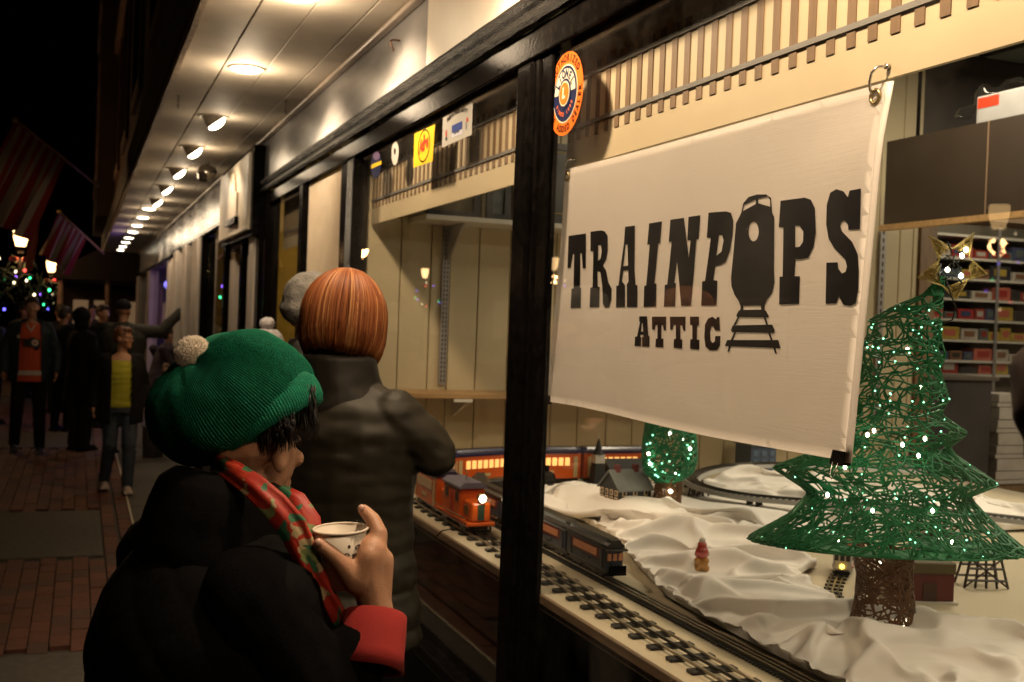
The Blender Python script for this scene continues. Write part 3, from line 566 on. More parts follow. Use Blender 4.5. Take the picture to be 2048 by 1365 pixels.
def arctext(s, r, mid, size, m, x, inside=False, spread=1.):
    n = len(s)
    for i, ch in enumerate(s):
        if ch == ' ': continue
        k = (i-(n-1)/2)*spread
        a = mid-k*size*.72/r if not inside else mid+k*size*.72/r
        bm = text_bm(ch, size, bold=size*.045)
        rot = a-PI/2 if not inside else a+PI/2
        def fn(c):
            q = Matrix.Rotation(rot, 2) @ V((c.x*.85, c.y)); X_ = r*math.cos(a)+q.x; Z_ = r*math.sin(a)+q.y
            return V((x, sc_-X_, scz+Z_))
        obj('letter', mapv(bm, fn), m, stk)
DK = mat('sticker_dark_print', (.02, .008, .005), .8, spec=.05)
arctext('AUTHORIZED', SRD*.85, PI/2, .027, DK, xx-.0007)
arctext('VALUE ADDED DEALER', SRD*.85, -PI/2, .0245, DK, xx-.0007, True)
arctext('LIONEL', SRD*.475, PI/2, .031, SN, xx-.0031, spread=1.0)
arctext('SINCE 1900', SRD*.50, -PI/2, .014, SO, xx-.0023, True, 1.25)
bm = text_bm('L', .040, bold=.002); obj('letter', mapv(bm, lambda c: V((xx-.0056, sc_-c.x*1.0-c.y*.12, scz+c.y))), SW, stk)
# ------------------------------------------------------------------ stickers on the left window
def sticker(name, pts, m, lab, x=1.1978):
    q = [ax(px, py, 1.198) for px, py in pts]
    r = empty(name, (1.198, sum(p.y for p in q)/len(q), sum(p.z for p in q)/len(q)), lab, 'sticker', 'stickers on the left window')
    bm = B(); f = bm.faces.new([bm.verts.new((x, p.y, p.z)) for p in q]); e = bmesh.ops.extrude_face_region(bm, geom=[f]); bmesh.ops.translate(bm, verts=[v for v in e['geom'] if isinstance(v, bmesh.types.BMVert)], vec=(.0008, 0, 0)); bmesh.ops.recalc_face_normals(bm, faces=bm.faces[:])
    obj('sheet', bm, m, r); return r
def flat(r, name, pts, m, x):
    q = [ax(px, py, 1.198) for px, py in pts]; bm = B(); f = bm.faces.new([bm.verts.new((x, p.y, p.z)) for p in q]); return obj(name, bm, m, r)
def ellp(cx, cy, rx, ry, n=20, sh=0.): return [(cx+rx*math.cos(2*PI*i/n), cy+ry*math.sin(2*PI*i/n)-sh*rx*math.cos(2*PI*i/n)) for i in range(n)]
YEL = mat('sticker_yellow', (.70, .46, .02), .7, spec=.1); WHT = mat('sticker_white', (.42, .40, .36), .7, spec=.1); BLU = mat('sticker_blue', (.015, .04, .22), .7, spec=.1); PUR = mat('sticker_purple', (.09, .04, .12), .45)
r = sticker('yellow_sticker', [(829, 268), (870, 249), (865, 323), (827, 336)], YEL, 'square yellow sticker with black ring and red lettering'); yy = [ax(*p, 1.198) for p in ((848, 292), (848, 280))]
cx_, cz_ = yy[0].y, yy[0].z
bm = B(); torus(bm, (1.1972, cx_, cz_), (0, 1, 0), (0, 0, 1), .060, .0030, 28, 6); mapv(bm, lambda c: V((1.1972+(c.x-1.1972)*.1, cx_+(c.y-cx_)*1.25, c.z-(c.y-cx_)*.0))); obj('black_ring', bm, BLK, r)
bm = text_bm('Atlas', .058, bold=.003); obj('lettering', mapv(bm, lambda c: V((1.1968, cx_-c.x*.98, cz_+.005+c.y*1.25+c.x*.10))), SR, r)
bm = text_bm('O', .02, bold=.0015); obj('lettering', mapv(bm, lambda c: V((1.1968, cx_-c.x, cz_+.036+c.y))), SR, r)
r = sticker('white_sticker', [(886, 236), (945, 206), (943, 270), (884, 296)], WHT, 'white rectangular sticker with blue block hanging on the left window'); cc = ax(914, 252, 1.198)
flat(r, 'blue_block', [(904, 252), (925, 242), (925, 258), (904, 267)], BLU, 1.1972); flat(r, 'white_block', [(904, 268), (925, 259), (925, 268), (904, 276)], mat('sticker_pale', (.5, .5, .6), .5), 1.1972)
bm = text_bm('Walthers Products Sold Here', .019, bold=.0008); obj('lettering', mapv(bm, lambda c: V((1.1971, cc.y-c.x*1.0, cc.z+.050+c.y*1.3-1.2*c.x*c.x))), DK, r)
bm = text_bm('WALTHERS', .013, bold=.0006); obj('lettering', mapv(bm, lambda c: V((1.1969, cc.y-c.x*.95, cc.z-.022+c.y))), SN, r)
flat(r, 'red_figure', ellp(893, 268, 1.6, 8), SR, 1.1971); flat(r, 'dark_figure', ellp(893, 278, 2, 4), SN, 1.1971); flat(r, 'red_figure', ellp(935, 240, 2.2, 5), SR, 1.1971); flat(r, 'grey_figure', ellp(933, 252, 1.5, 9), mat('sticker_grey', (.12, .12, .12), .7), 1.1971)
r = sticker('small_white_sticker', ellp(790, 307, 7, 24, sh=.3), WHT, 'small white oval sticker on the left window'); flat(r, 'emblem', ellp(790, 303, 2, 7), BLK, 1.1972)
r = sticker('dark_oval_sticker', ellp(752, 330, 10, 27, sh=.3), SN, 'dark oval sticker with yellow stripe on the left window'); flat(r, 'yellow_stripe', [(743, 330), (763, 322), (763, 329), (743, 338)], YEL, 1.1972); flat(r, 'purple_top', ellp(753, 312, 7, 9), PUR, 1.1972)
# ------------------------------------------------------------------ shelf with framed pictures, low shelf, slotted standard
SHW = mat('white_shelf', (.62, .58, .50), .45); BRKT = mat('grey_bracket', (.34, .32, .30), .4, .4)
us = empty('wall_shelf', (2.3, 5, 2.18), 'white upper shelf on the cream side wall holding framed pictures', 'shelf')
obj('board', bevel(box((1.46, 4.86, 2.162), (3.4, 5.143, 2.186)), .003, 1), SHW, us)
for xx_ in (1.66, 2.9):
    bm = B(); loft(bm, [[V((xx_+q, 5.142, 1.98)), V((xx_+q, 4.90, 2.15)), V((xx_+q, 4.90, 2.161)), V((xx_+q, 5.142, 2.161))] for q in (-.004, .004)]); obj('bracket', bm, BRKT, us)
st = empty('slotted_standard', (1.66, 5.14, 1.37), 'slotted metal shelf standard on the cream side wall', 'shelf standard')
obj('channel', box((1.635, 5.130, 1.385), (1.672, 5.1445, 2.16)), BRKT, st)
for k in range(34):
    for dx in (1.644, 1.660): obj('slot', box((dx, 5.1285, 1.40+k*.022), (dx+.005, 5.1297, 1.413+k*.022)), BLK, st)
st2 = empty('slotted_standard', (4.28, 5.14, 1.37), 'slotted metal shelf standard right of the banner', 'shelf standard'); obj('channel', box((4.26, 5.130, 1.2), (4.30, 5.1445, 2.3)), BRKT, st2)
for k in range(24): obj('slot', box((4.276, 5.1285, 1.25+k*.045), (4.284, 5.1297, 1.275+k*.045)), BLK, st2)
ls = empty('wooden_shelf', (2.2, 5.0, 1.35), 'long tan wooden shelf on the side wall above the train table', 'shelf')
WOODT = mat('tan_shelf_wood', (.40, .24, .10), .45, var=.2, vscale=5, stretch=(1, 8, 8))
obj('board', bevel(box((1.42, 4.87, 1.337), (4.2, 5.1435, 1.361)), .003, 1), WOODT, ls)
for xx_ in (1.72, 3.3): bm = B(); loft(bm, [[V((xx_+q, 5.142, 1.23)), V((xx_+q, 4.92, 1.32)), V((xx_+q, 4.92, 1.336)), V((xx_+q, 5.142, 1.336))] for q in (-.004, .004)]); obj('bracket', bm, SHW, ls)
obj('label_holder', box((1.63, 4.862, 1.322), (1.72, 4.8695, 1.336)), mat('clear_label', (.7, .65, .55), .2), ls)
def picture(x0, x1, h, ymid, inner, lab, bar=(.02, .016, .012)):
    r = empty('framed_picture', ((x0+x1)/2, ymid, 2.187), lab, 'picture', 'framed pictures on the upper shelf')
    m_ = mat('picture_frame_black', bar, .3); w = .03
    for a, b in (((x0, 2.187), (x1, 2.187+w)), ((x0, 2.187+h-w), (x1, 2.187+h)), ((x0, 2.187+w), (x0+w, 2.187+h-w)), ((x1-w, 2.187+w), (x1, 2.187+h-w))): obj('frame_bar', box((a[0], ymid-.012, a[1]), (b[0], ymid+.012, b[1])), m_, r)
    obj('image', box((x0+w, ymid+.0, 2.187+w), (x1-w, ymid+.008, 2.187+h-w)), inner, r)
    obj('glazing', box((x0+w, ymid-.006, 2.187+w), (x1-w, ymid-.003, 2.187+h-w)), GLASS, r)
picture(1.50, 1.76, .30, 4.98, mat('olive_print', (.12, .09, .03), .5, var=.4, vscale=12), 'black framed olive print at the left end of the shelf')
picture(1.78, 1.90, .34, 4.94, mat('grey_print', (.10, .11, .10), .4, var=.6, vscale=20), 'narrow dark framed picture, second on the shelf')
picture(1.95, 2.02, .36, 4.96, mat('brown_print', (.06, .045, .03), .4), 'thin dark brown framed panel, third on the shelf', (.12, .07, .03))
picture(2.04, 2.48, .40, 4.98, mat('night_train_print', (.03, .035, .03), .3, var=.7, vscale=9), 'large black framed picture with gold inner border near the post')
bm = B(); gp = [(2.10, 2.245), (2.075, 2.27), (2.075, 2.52), (2.10, 2.545), (2.42, 2.545), (2.445, 2.52), (2.445, 2.27), (2.42, 2.245)]
tube(bm, [V((x_, 4.977, z_)) for x_, z_ in gp+gp[:1]], .003, 4, False); bpy.data.objects['framed_picture.003'] and obj('gold_border', bm, mat('gold_border_paint', (.45, .32, .08), .4), bpy.data.objects['framed_picture.003'])
# ------------------------------------------------------------------ display table
dt = empty('display_table', (2.5, 2.0, 0), 'long cream topped display table with brown front edge behind the glass', 'table')
TOP = mat('cream_table_top', (.56, .48, .33), .5, var=.06, vscale=4, bump=.05, bscale=40)
obj('top', box((1.222, -1.9, T-.012), (4.4, 5.14, T)), TOP, dt)
obj('front_edge', bevel(box((1.209, -1.9, T-.024), (1.2215, 5.14, T+.001)), .002, 1), mat('worn_edge_wood', (.20, .13, .075), .6, var=.45, vscale=30, stretch=(1, .1, 1)), dt)
obj('under_board', box((1.213, -1.9, T-.040), (1.30, 5.14, T-.0245)), mat('edge_underboard', (.14, .11, .08), .6, var=.3, vscale=12), dt)
obj('apron', box((1.33, -1.9, .02), (1.345, 5.14, T-.041)), mat('dark_skirt_cloth', (.010, .009, .010), .9, var=.3), dt)
for y_ in (.2, 2.2, 4.6): obj('leg', box((4.2, y_, .01), (4.28, y_+.08, T-.013)), BLK, dt)
# inside fluorescent fixtures of the shop (their light reaches the table and shelves; the fourth is added, unseen, to brighten the shelves)
FL = mat('fluorescent_tube', (1, 1, .95), .4, emit=(1, .92, .72), estr=4)
for i, (x_, y_) in enumerate(((3.6, 3.6), (3.6, 1.0), (6.3, 3.4), (7.2, 6.6), (8.0, 2.2))):
    r = empty('ceiling_light', (x_, y_, 3.36), ('nearest', 'second', 'third', 'fourth', 'fifth')[i]+' fluorescent ceiling light inside the train shop', 'ceiling light', 'fluorescent ceiling lights')
    obj('housing', box((x_-.1, y_-.6, 3.33), (x_+.1, y_+.6, 3.372)), SHW, r); bm = B(); cyl(bm, (x_, y_-.55, 3.31), (x_, y_+.55, 3.31), .018); obj('tube', bm, FL, r, True)
    l_ = lamp('tube_light', 'AREA', (x_, y_, 3.285), P_SHOP*(1 if i < 2 else 0.45 if i == 3 else 1.6), (1, .86, .62), r, shape='RECTANGLE', size=.15, size_y=1.1)
# ------------------------------------------------------------------ toy tracks
DKT = mat('black_sleeper', (.012, .011, .010), .45); RAILM = mat('tinplate_rail', (.42, .36, .26), .28, .9); RAILD = mat('dark_rail', (.05, .045, .035), .3, .8)
def path_line(a, b, n): return [V(a)+(V(b)-V(a))*(i/n) for i in range(n+1)]
def arc(c, r, a0, a1, n): return [V((c[0]+r*math.cos(math.radians(lin(a0, a1, i/n))), c[1]+r*math.sin(math.radians(lin(a0, a1, i/n))), 0)) for i in range(n+1)]
def offs(path, d):
    out = []
    for i, p in enumerate(path):
        t = (path[min(i+1, len(path)-1)]-path[max(i-1, 0)]); t.z = 0; t.normalize(); out.append(p+V((t.y, -t.x, 0))*d)
    return out
def resample(path, step):
    out = [path[0].copy()]; acc = 0
    for a, b in zip(path, path[1:]):
        L = (b-a).length; d = step-acc
        while d <= L: out.append(a+(b-a)*(d/L)); d += step
        acc = (acc+L) % step
    return out
P1 = path_line((1.318, 1.2, 0), (1.318, 4.18, 0), 20)+arc((1.838, 4.18), .52, 180, 90, 18)[1:]+path_line((1.838, 4.70, 0), (3.6, 4.70, 0), 14)[1:]
P2 = path_line((1.468, 1.0, 0), (1.468, 4.0, 0), 20)+arc((1.918, 4.0), .45, 180, 90, 16)[1:]+path_line((1.918, 4.45, 0), (2.5, 4.45, 0), 6)[1:]
def place_sleepers(tr, path, step, L, w, h, m, z0=T):
    pts = resample(path, step); me = None
    for a, b in zip(pts, pts[1:]):
        p = (a+b)/2; ang = math.atan2(-(b-a).x, (b-a).y)
        if me is None:
            bm = bevel(box((-L/2, -w/2, 0), (L/2, w/2, h)), min(w, h)*.2, 1); me = bpy.data.meshes.new('sleeper'); bm.to_mesh(me); bm.free(); me.materials.append(m)
        o = bpy.data.objects.new('sleeper', me); COL.objects.link(o); o.parent = tr; o.location = V((p.x, p.y, z0))-tr.location; o.rotation_euler = (0, 0, ang)
tr1 = empty('toy_track', (1.318, 2.5, T), 'tinplate toy track with wide black sleepers nearest the glass', 'toy track', 'toy tracks on the table')
place_sleepers(tr1, P1, .0925, .118, .027, .009, DKT)
for d in (-.034, 0, .034):
    bm = B(); tube(bm, [p+V((0, 0, T+.013)) for p in offs(P1, d)], .0042, 6); obj('rail', bm, RAILM if d else RAILD, tr1, True)
tr2 = empty('toy_track', (1.468, 2.5, T), 'dark toy track with close small sleepers behind the front track', 'toy track', 'toy tracks on the table')
bm = B()
for a, b in (lambda q: list(zip(q, q[1:])))(resample(P2, .0135)):
    t = (b-a).normalized(); n_ = V((t.y, -t.x, 0)); p = (a+b)/2; loft(bm, [[p+n_*s*.033+t*q*.0038+V((0, 0, T+z)) for q, z in ((-1, 0), (1, 0), (1, .006), (-1, .006))] for s in (-1, 1)])
o = obj('sleepers', bm, DKT, tr2); o['kind'] = 'stuff'
obj('roadbed', loft(B(), [[p+V((0, 0, T+z)) for p, z in ((a, .0), (b, .0), (b, .002), (a, .002))] for a, b in zip(offs(P2, -.024), offs(P2, .024))]), DKT, tr2)
for d in (-.016, 0, .016): bm = B(); tube(bm, [p+V((0, 0, T+.0105)) for p in offs(P2, d)], .0026, 5); obj('rail', bm, RAILM, tr2, True)
# ------------------------------------------------------------------ toy trains
def at_path(path, s):
    acc = 0
    for a, b in zip(path, path[1:]):
        L = (b-a).length
        if acc+L >= s: return a+(b-a)*((s-acc)/L), (b-a).normalized()
        acc += L
    return path[-1], (path[-1]-path[-2]).normalized()
def place(root, path, s0, s1, z):
    a, _ = at_path(path, s0); b, _ = at_path(path, s1); m_ = (a+b)/2; d = b-a
    root.location = (m_.x, m_.y, z); root.rotation_euler = (0, 0, math.atan2(-d.x, d.y))
def lob(name, bm, m, par, smooth=False): return obj(name, bm, m, par, smooth, world=False)
WHL = mat('toy_wheel', (.02, .018, .016), .35, .5)
def trucks(r, L, y_list, z, gauge):
    for y_ in y_list:
        t_ = lob('truck', bevel(box((-gauge/2-.004, y_-.03, z+.006), (gauge/2+.004, y_+.03, z+.018)), .002, 1), WHL, r)
        for sx in (-1, 1):
            for q in (-.018, .018): bm = B(); cyl(bm, (sx*(gauge/2-.003), y_+q, z+.011), (sx*(gauge/2+.003), y_+q, z+.011), .011, n=14); lob('wheel', bm, WHL, t_, True)
def coach(path, s0, L, Wd, H, body, roof, win, door, lab, name='toy_coach', nwin=7, band=None, group='orange toy coaches', round_end=False, gauge=.066):
    r = empty(name, (0, 0, 0), lab, 'toy train', group); place(r, path, s0, s0+L, T+.014)
    zb = .026; bh = H*.70
    lob('body', bevel(box((-Wd/2, -L/2, zb), (Wd/2, L/2, zb+bh)), .004, 2), body, r)
    prof = [(-Wd/2-.005, 0), (Wd/2+.005, 0), (Wd/2+.004, .008), (Wd*.36, .015), (Wd*.30, .025), (-Wd*.30, .025), (-Wd*.36, .015), (-Wd/2-.004, .008)]
    bm = B(); loft(bm, [[V((x*k, y, zb+bh+.001+z*(k if k < 1 else 1))) for x, z in prof] for y, k in ((-L/2-.006, .86), (-L/2+.02, 1), (L/2-.02, 1), (L/2+.006, .86))]); lob('roof', bm, roof, r, False)
    if band is not None:
        for sx in (-1, 1): lob('window_band', box((sx*(Wd/2+.0012)-.0008, -L/2+.02, zb+bh*.42), (sx*(Wd/2+.0012)+.0008, L/2-.02, zb+bh*.92)), band, r)
    for sx in (-1, 1):
        for k in range(nwin):
            y = lin(-L/2+.055, L/2-.055, (k+.5)/nwin); ww = (L-.11)/nwin*.36
            lob('window', bevel(box((sx*(Wd/2+.003)-.0012, y-ww, zb+bh*.52), (sx*(Wd/2+.003)+.0012, y+ww, zb+bh*.83)), .0008, 1), win, r)
        for y in (-L/2+.028, L/2-.028): lob('door', box((sx*(Wd/2+.0022)-.001, y-.010, zb+.006), (sx*(Wd/2+.0022)+.001, y+.010, zb+bh*.86)), door, r)
        lob('name_plate', box((sx*(Wd/2+.0022)-.001, -.03, zb+bh*.22), (sx*(Wd/2+.0022)+.001, .03, zb+bh*.33)), door, r)
    for sy in (-1, 1): lob('end_door', box((-.011, sy*(L/2+.0016)-.0008, zb+.005), (.011, sy*(L/2+.0016)+.0008, zb+bh*.85)), door, r)
    lob('underframe', box((-Wd*.35, -L/2+.005, .014), (Wd*.35, L/2-.005, zb-.0005)), WHL, r)
    trucks(r, L, (-L/2+.06, L/2-.06), .0, gauge); return r
ORG = mat('orange_enamel', (.62, .10, .012), .25, coat=.5, var=.05); NAVY = mat('navy_enamel_roof', (.012, .012, .055), .25, coat=.5); CRM = mat('cream_enamel', (.55, .42, .2), .4)
WLIT = mat('lit_toy_window', (1, .6, .2), .4, emit=(1, .55, .15), estr=1.2); WCRM = mat('pale_toy_window', (.62, .46, .28), .35); GRN = mat('dark_green_enamel', (.02, .045, .03), .3)
S = 2.40  # distance along the track of the engine's front
# engine faces the viewer: built with its nose at the low end of the path
L = .34; eng = empty('toy_locomotive', (0, 0, 0), 'orange tinplate toy electric locomotive with lit headlight facing the viewer', 'toy train'); place(eng, P1, S, S+L, T+.014)
lob('frame', bevel(box((-.048, -L/2, .022), (.048, L/2, .034)), .003), ORG, eng)
lob('cab', bevel(box((-.043, -.075, .0345), (.043, .10, .125)), .006, 2), ORG, eng)
prof = [(-.047, 0), (.047, 0), (.046, .006), (.03, .018), (-.03, .018), (-.046, .006)]
bm = B(); loft(bm, [[V((x, y, .1255+z)) for x, z in prof] for y in (-.085, .108)]); lob('cab_roof', bm, mat('grey_blue_roof', (.13, .12, .16), .35), eng)
for a, b in ((-.165, -.0755), (.1005, .168)): lob('hood', bevel(box((-.033, a, .0345), (.033, b, .095)), .008, 3), ORG, eng)
for sx in (-1, 1):
    for y in (-.05, .06): lob('cab_window', box((sx*.0442-.001, y-.016, .085), (sx*.0442+.001, y+.016, .112)), mat('toy_window_dark', (.03, .02, .015), .2), eng)
    lob('cab_door', box((sx*.0442-.001, -.012, .040), (sx*.0442+.001, .014, .11)), mat('red_enamel', (.4, .03, .015), .3), eng)
    lob('louvre', box((sx*.0345-.001, -.14, .055), (sx*.0345+.001, -.10, .08)), BRASS, eng)
    lob('side_rail', bevel(box((sx*.052-.002, -L/2, .044), (sx*.052+.002, L/2, .048)), .001, 1), BRASS, eng)
lob('nose_door', box((-.011, -.1668, .040), (.011, -.1652, .088)), GRN, eng)
bm = B(); cyl(bm, (0, -.150, .108), (0, -.176, .108), .012, .014); lob('headlight_housing', bm, BRASS, eng, True)
bm = B(); ell(bm, (0, -.178, .108), (.012, .006, .012)); lob('headlight', bm, mat('toy_headlight', (1, .95, .8), .3, emit=(1, .88, .6), estr=22), eng, True)
l_ = lamp('headlight_lamp', 'POINT', (0, 0, 0), .12, (1, .85, .55), None, shadow_soft_size=.01); l_.parent = eng; l_.location = (0, -.20, .108)
bm = B(); tube(bm, [(0, .0, .144), (0, -.02, .165), (0, .03, .178)], .002, 5); lob('pantograph', bm, BRASS, eng)
bm = B(); tube(bm, [(-.03, -L/2-.004, .02), (-.025, -L/2-.018, .012), (.025, -L/2-.018, .012), (.03, -L/2-.004, .02)], .004, 6); lob('pilot', bm, BLK, eng)
trucks(eng, L, (-.10, .10), .0, .066); eng.scale = (1.12, 1.06, 1.15)
s = S+L+.02
for i, (n, lab) in enumerate((('second', 'orange toy coach coupled behind the orange engine'), ('third', 'orange toy coach with pale windows rounding the curve'), ('fourth', 'orange toy coach with navy roof half hidden by the black post'), ('fifth', 'lit orange toy coach with navy roof right of the black post'), ('sixth', 'last lit orange toy coach with navy roof behind the toy church'))):
    coach(P1, s, .335, .098, .168, ORG, NAVY, WLIT if i in (2, 3, 4) else WCRM, CRM, lab); s += .352
# grey and maroon passenger train on the inner track
GRYB = mat('slate_blue_enamel', (.055, .065, .085), .35); MRN = mat('maroon_band', (.16, .02, .015), .35); ROOFB = mat('dark_coach_roof', (.030, .026, .022), .35)
WRED = mat('amber_toy_window', (.50, .20, .09), .35, emit=(1, .35, .12), estr=.08)
s = 1.86
for i, lab in enumerate(('slate toy observation coach at the rear nearest the viewer', 'slate toy coach with maroon windows just right of the post', 'slate toy coach mostly hidden behind the post', 'slate toy coach left of the post beside the orange engine', 'slate toy coach leading the maroon train round the curve')):
    r = coach(P2, s, .275, .058, .098, GRYB, ROOFB, WRED, GRYB, lab, nwin=11, band=MRN, group='slate and maroon toy coaches', gauge=.032)
    if i == 0:
        lob('rear_canopy', bevel(box((-.032, -.163, .088), (.032, -.139, .094)), .003), ROOFB, r); lob('rear_railing', bevel(box((-.028, -.160, .024), (.028, -.157, .046)), .001, 1), BLK, r); lob('rear_platform', box((-.028, -.161, .018), (.028, -.1385, .0235)), BLK, r)
        for x_ in (-.018, 0, .018): lob('rear_window', box((x_-.006, -.1410, .058), (x_+.006, -.1392, .078)), WRED, r)
    s += .285
stm = empty('toy_steam_locomotive', (0, 0, 0), 'black toy steam locomotive with tender behind the black post', 'toy train'); place(stm, P2, s, s+.46, T+.014)
bm = B(); cyl(bm, (0, .02, .062), (0, .205, .062), .031, n=20); lob('boiler', bm, WHL, stm, True); bm = B(); cyl(bm, (0, .2055, .062), (0, .222, .062), .031, .024, n=20); lob('smokebox_door', bm, BLK, stm, True)
lob('cab', bevel(box((-.034, -.045, .03), (.034, .019, .108)), .004), WHL, stm); lob('tender', bevel(box((-.033, -.225, .028), (.033, -.055, .085)), .005), WHL, stm)
bm = B(); cyl(bm, (0, .19, .09), (0, .19, .118), .009, .011); lob('chimney', bm, BLK, stm, True)
for y_ in (.06, .12): bm = B(); ell(bm, (0, y_, .093), (.013, .013, .012)); lob('dome', bm, WHL, stm, True)
lob('running_board', box((-.036, .02, .038), (.036, .215, .042)), WHL, stm)
for sx in (-1, 1):
    for y_ in (.03, .08, .13): bm = B(); cyl(bm, (sx*.017, y_, .022), (sx*.024, y_, .022), .022, n=18); lob('driving_wheel', bm, WHL, stm, True)
trucks(stm, .4, (-.19, -.09, .19), .0, .032)
# ------------------------------------------------------------------ wire to the track
wr = obj('lead_wire', tube(B(), [az(873, 1073, T+.002), az(884, 1062, T+.02), az(905, 1058, T+.012), az(935, 1066, T+.004)], .0022, 6), BLK, None, True); meta(wr, 'thin dark lead wire looping onto the table edge by the front track', 'wire')
# ------------------------------------------------------------------ draped white cloth
front = [(1.93, 4.60), (1.80, 4.25), (1.80, 3.9), (1.78, 3.45), (1.63, 3.0), (1.535, 2.66), (1.52, 2.45), (1.512, 2.24), (1.512, 1.9), (1.513, .5), (1.5, -1)]
def fx(y):
    for (x0, y0), (x1, y1) in zip(front, front[1:]):
        if y0 >= y >= y1: return lin(x0, x1, (y0-y)/(y0-y1))
    return front[0][0] if y > front[0][1] else front[-1][0]
bare = [(2.26, 3.22), (2.23, 2.92), (2.06, 2.80), (1.93, 2.42), (2.08, 2.34), (2.20, 2.06), (2.5, 1.2), (3.9, 1.2), (3.9, 2.9), (3.0, 3.3)]
def inside(poly, x, y):
    c = False
    for (x0, y0), (x1, y1) in zip(poly, poly[1:]+poly[:1]):
        if (y0 > y) != (y1 > y) and x < (x1-x0)*(y-y0)/(y1-y0)+x0: c = not c
    return c
def dpoly(poly, x, y):
    best = 9
    for (x0, y0), (x1, y1) in zip(poly, poly[1:]+poly[:1]):
        dx, dy = x1-x0, y1-y0; t = max(0, min(1, ((x-x0)*dx+(y-y0)*dy)/(dx*dx+dy*dy))); best = min(best, math.hypot(x-x0-t*dx, y-y0-t*dy))
    return best
HILLS = [(2.02, 4.05, .17, .075), (2.0, 3.72, .10, .045), (2.30, 3.55, .16, .055), (1.95, 3.25, .12, .03), (2.55, 3.9, .2, .03), (3.0, 4.25, .2, .06), (2.12, 3.12, .10, .035), (1.72, 2.55, .10, .02), (1.80, 2.0, .14, .03), (1.75, 1.5, .2, .03), (2.85, 3.75, .18, .05), (3.3, 3.7, .25, .04)]
def hill(x, y):
    h = 0.
    for hx, hy, s_, a in HILLS: h += a*math.exp(-((x-hx)**2+(y-hy)**2)/(2*s_*s_))
    e = x-fx(y); k = max(0, min(1, e/.12)); db = dpoly(bare, x, y); k *= max(0, min(1, (0 if inside(bare, x, y) else db)/.12))
    return h*k*k*(3-2*k)
def nearest(poly, x, y):
    best, q = 9, (x, y)
    for (x0, y0), (x1, y1) in zip(poly, poly[1:]+poly[:1]):
        dx, dy = x1-x0, y1-y0; t = max(0, min(1, ((x-x0)*dx+(y-y0)*dy)/(dx*dx+dy*dy))); d = math.hypot(x-x0-t*dx, y-y0-t*dy)
        if d < best: best, q = d, (x0+t*dx, y0+t*dy)
    return q
# a sheet a little too large for its outline, settled over low mounds, buckles into real folds
bm = B(); st_ = .0165; grid = {}; ny = int((4.40-.55)/st_)
for j in range(ny+1):
    y = .55+j*st_
    for i in range(int(2.4/st_)):
        x = fx(y)+i*st_
        if x > (2.75 if y < 3.3 else 3.75): break
        if inside(bare, x, y):
            if dpoly(bare, x, y) > st_*.75: continue
            qx, qy = nearest(bare, x, y)
        else: qx, qy = x, y
        grid[(i, j)] = bm.verts.new((qx, qy, hill(qx, qy)+.028+.014*noise.noise(V((x*6, y*6, 2)))))
for (i, j), v in list(grid.items()):
    q = [(i, j), (i+1, j), (i+1, j+1), (i, j+1)]
    if all(k in grid for k in q): bm.faces.new([grid[k] for k in q])
for v in [v for v in bm.verts if not v.link_faces]: bm.verts.remove(v)
bm.verts.index_update(); pins = [v.index for v in bm.verts if any(len(e.link_faces) < 2 for e in v.link_edges)]
for v in bm.verts:
    if any(len(e.link_faces) < 2 for e in v.link_edges): v.co.z = .010
CLOTH = mat('white_cotton_cloth', (.82, .77, .70), .8, bump=.05, bscale=400)
tmp = obj('cloth_source', bm, None, None, True); vg = tmp.vertex_groups.new(name='pin'); vg.add(pins, 1., 'ADD')
md = tmp.modifiers.new('cloth', 'CLOTH'); cs = md.settings; cs.quality = 4; cs.mass = .25; cs.tension_stiffness = 8; cs.compression_stiffness = 8; cs.shear_stiffness = 3; cs.bending_stiffness = 2.6; cs.shrink_min = cs.shrink_max = -.30; cs.vertex_group_mass = 'pin'
md.collision_settings.use_collision = True; md.collision_settings.distance_min = .005; md.point_cache.frame_end = 40
bm = B(); g2 = [[bm.verts.new((lin(1.2, 4.2, i/75), lin(.2, 4.7, j/112), hill(lin(1.2, 4.2, i/75), lin(.2, 4.7, j/112)))) for i in range(76)] for j in range(113)]
for j in range(112):
    for i in range(75): bm.faces.new((g2[j][i], g2[j][i+1], g2[j+1][i+1], g2[j+1][i]))
colr = obj('mound_source', bm, None); colr.modifiers.new('collide', 'COLLISION')
for fr_ in range(1, 29): SC.frame_set(fr_)
dg = bpy.context.evaluated_depsgraph_get(); cme = bpy.data.meshes.new_from_object(tmp.evaluated_get(dg))
for o in (tmp, colr): bpy.data.objects.remove(o)
SC.frame_set(1)
for v in cme.vertices: v.co.z = max(.003, v.co.z)+T+.001
cme.materials.clear(); cl = addmesh('snow_cloth', cme, CLOTH, None, True); ss = cl.modifiers.new('smooth', 'SUBSURF'); ss.levels = ss.render_levels = 1
meta(cl, 'rumpled white cotton cloth draped over the table like snow', 'cloth')
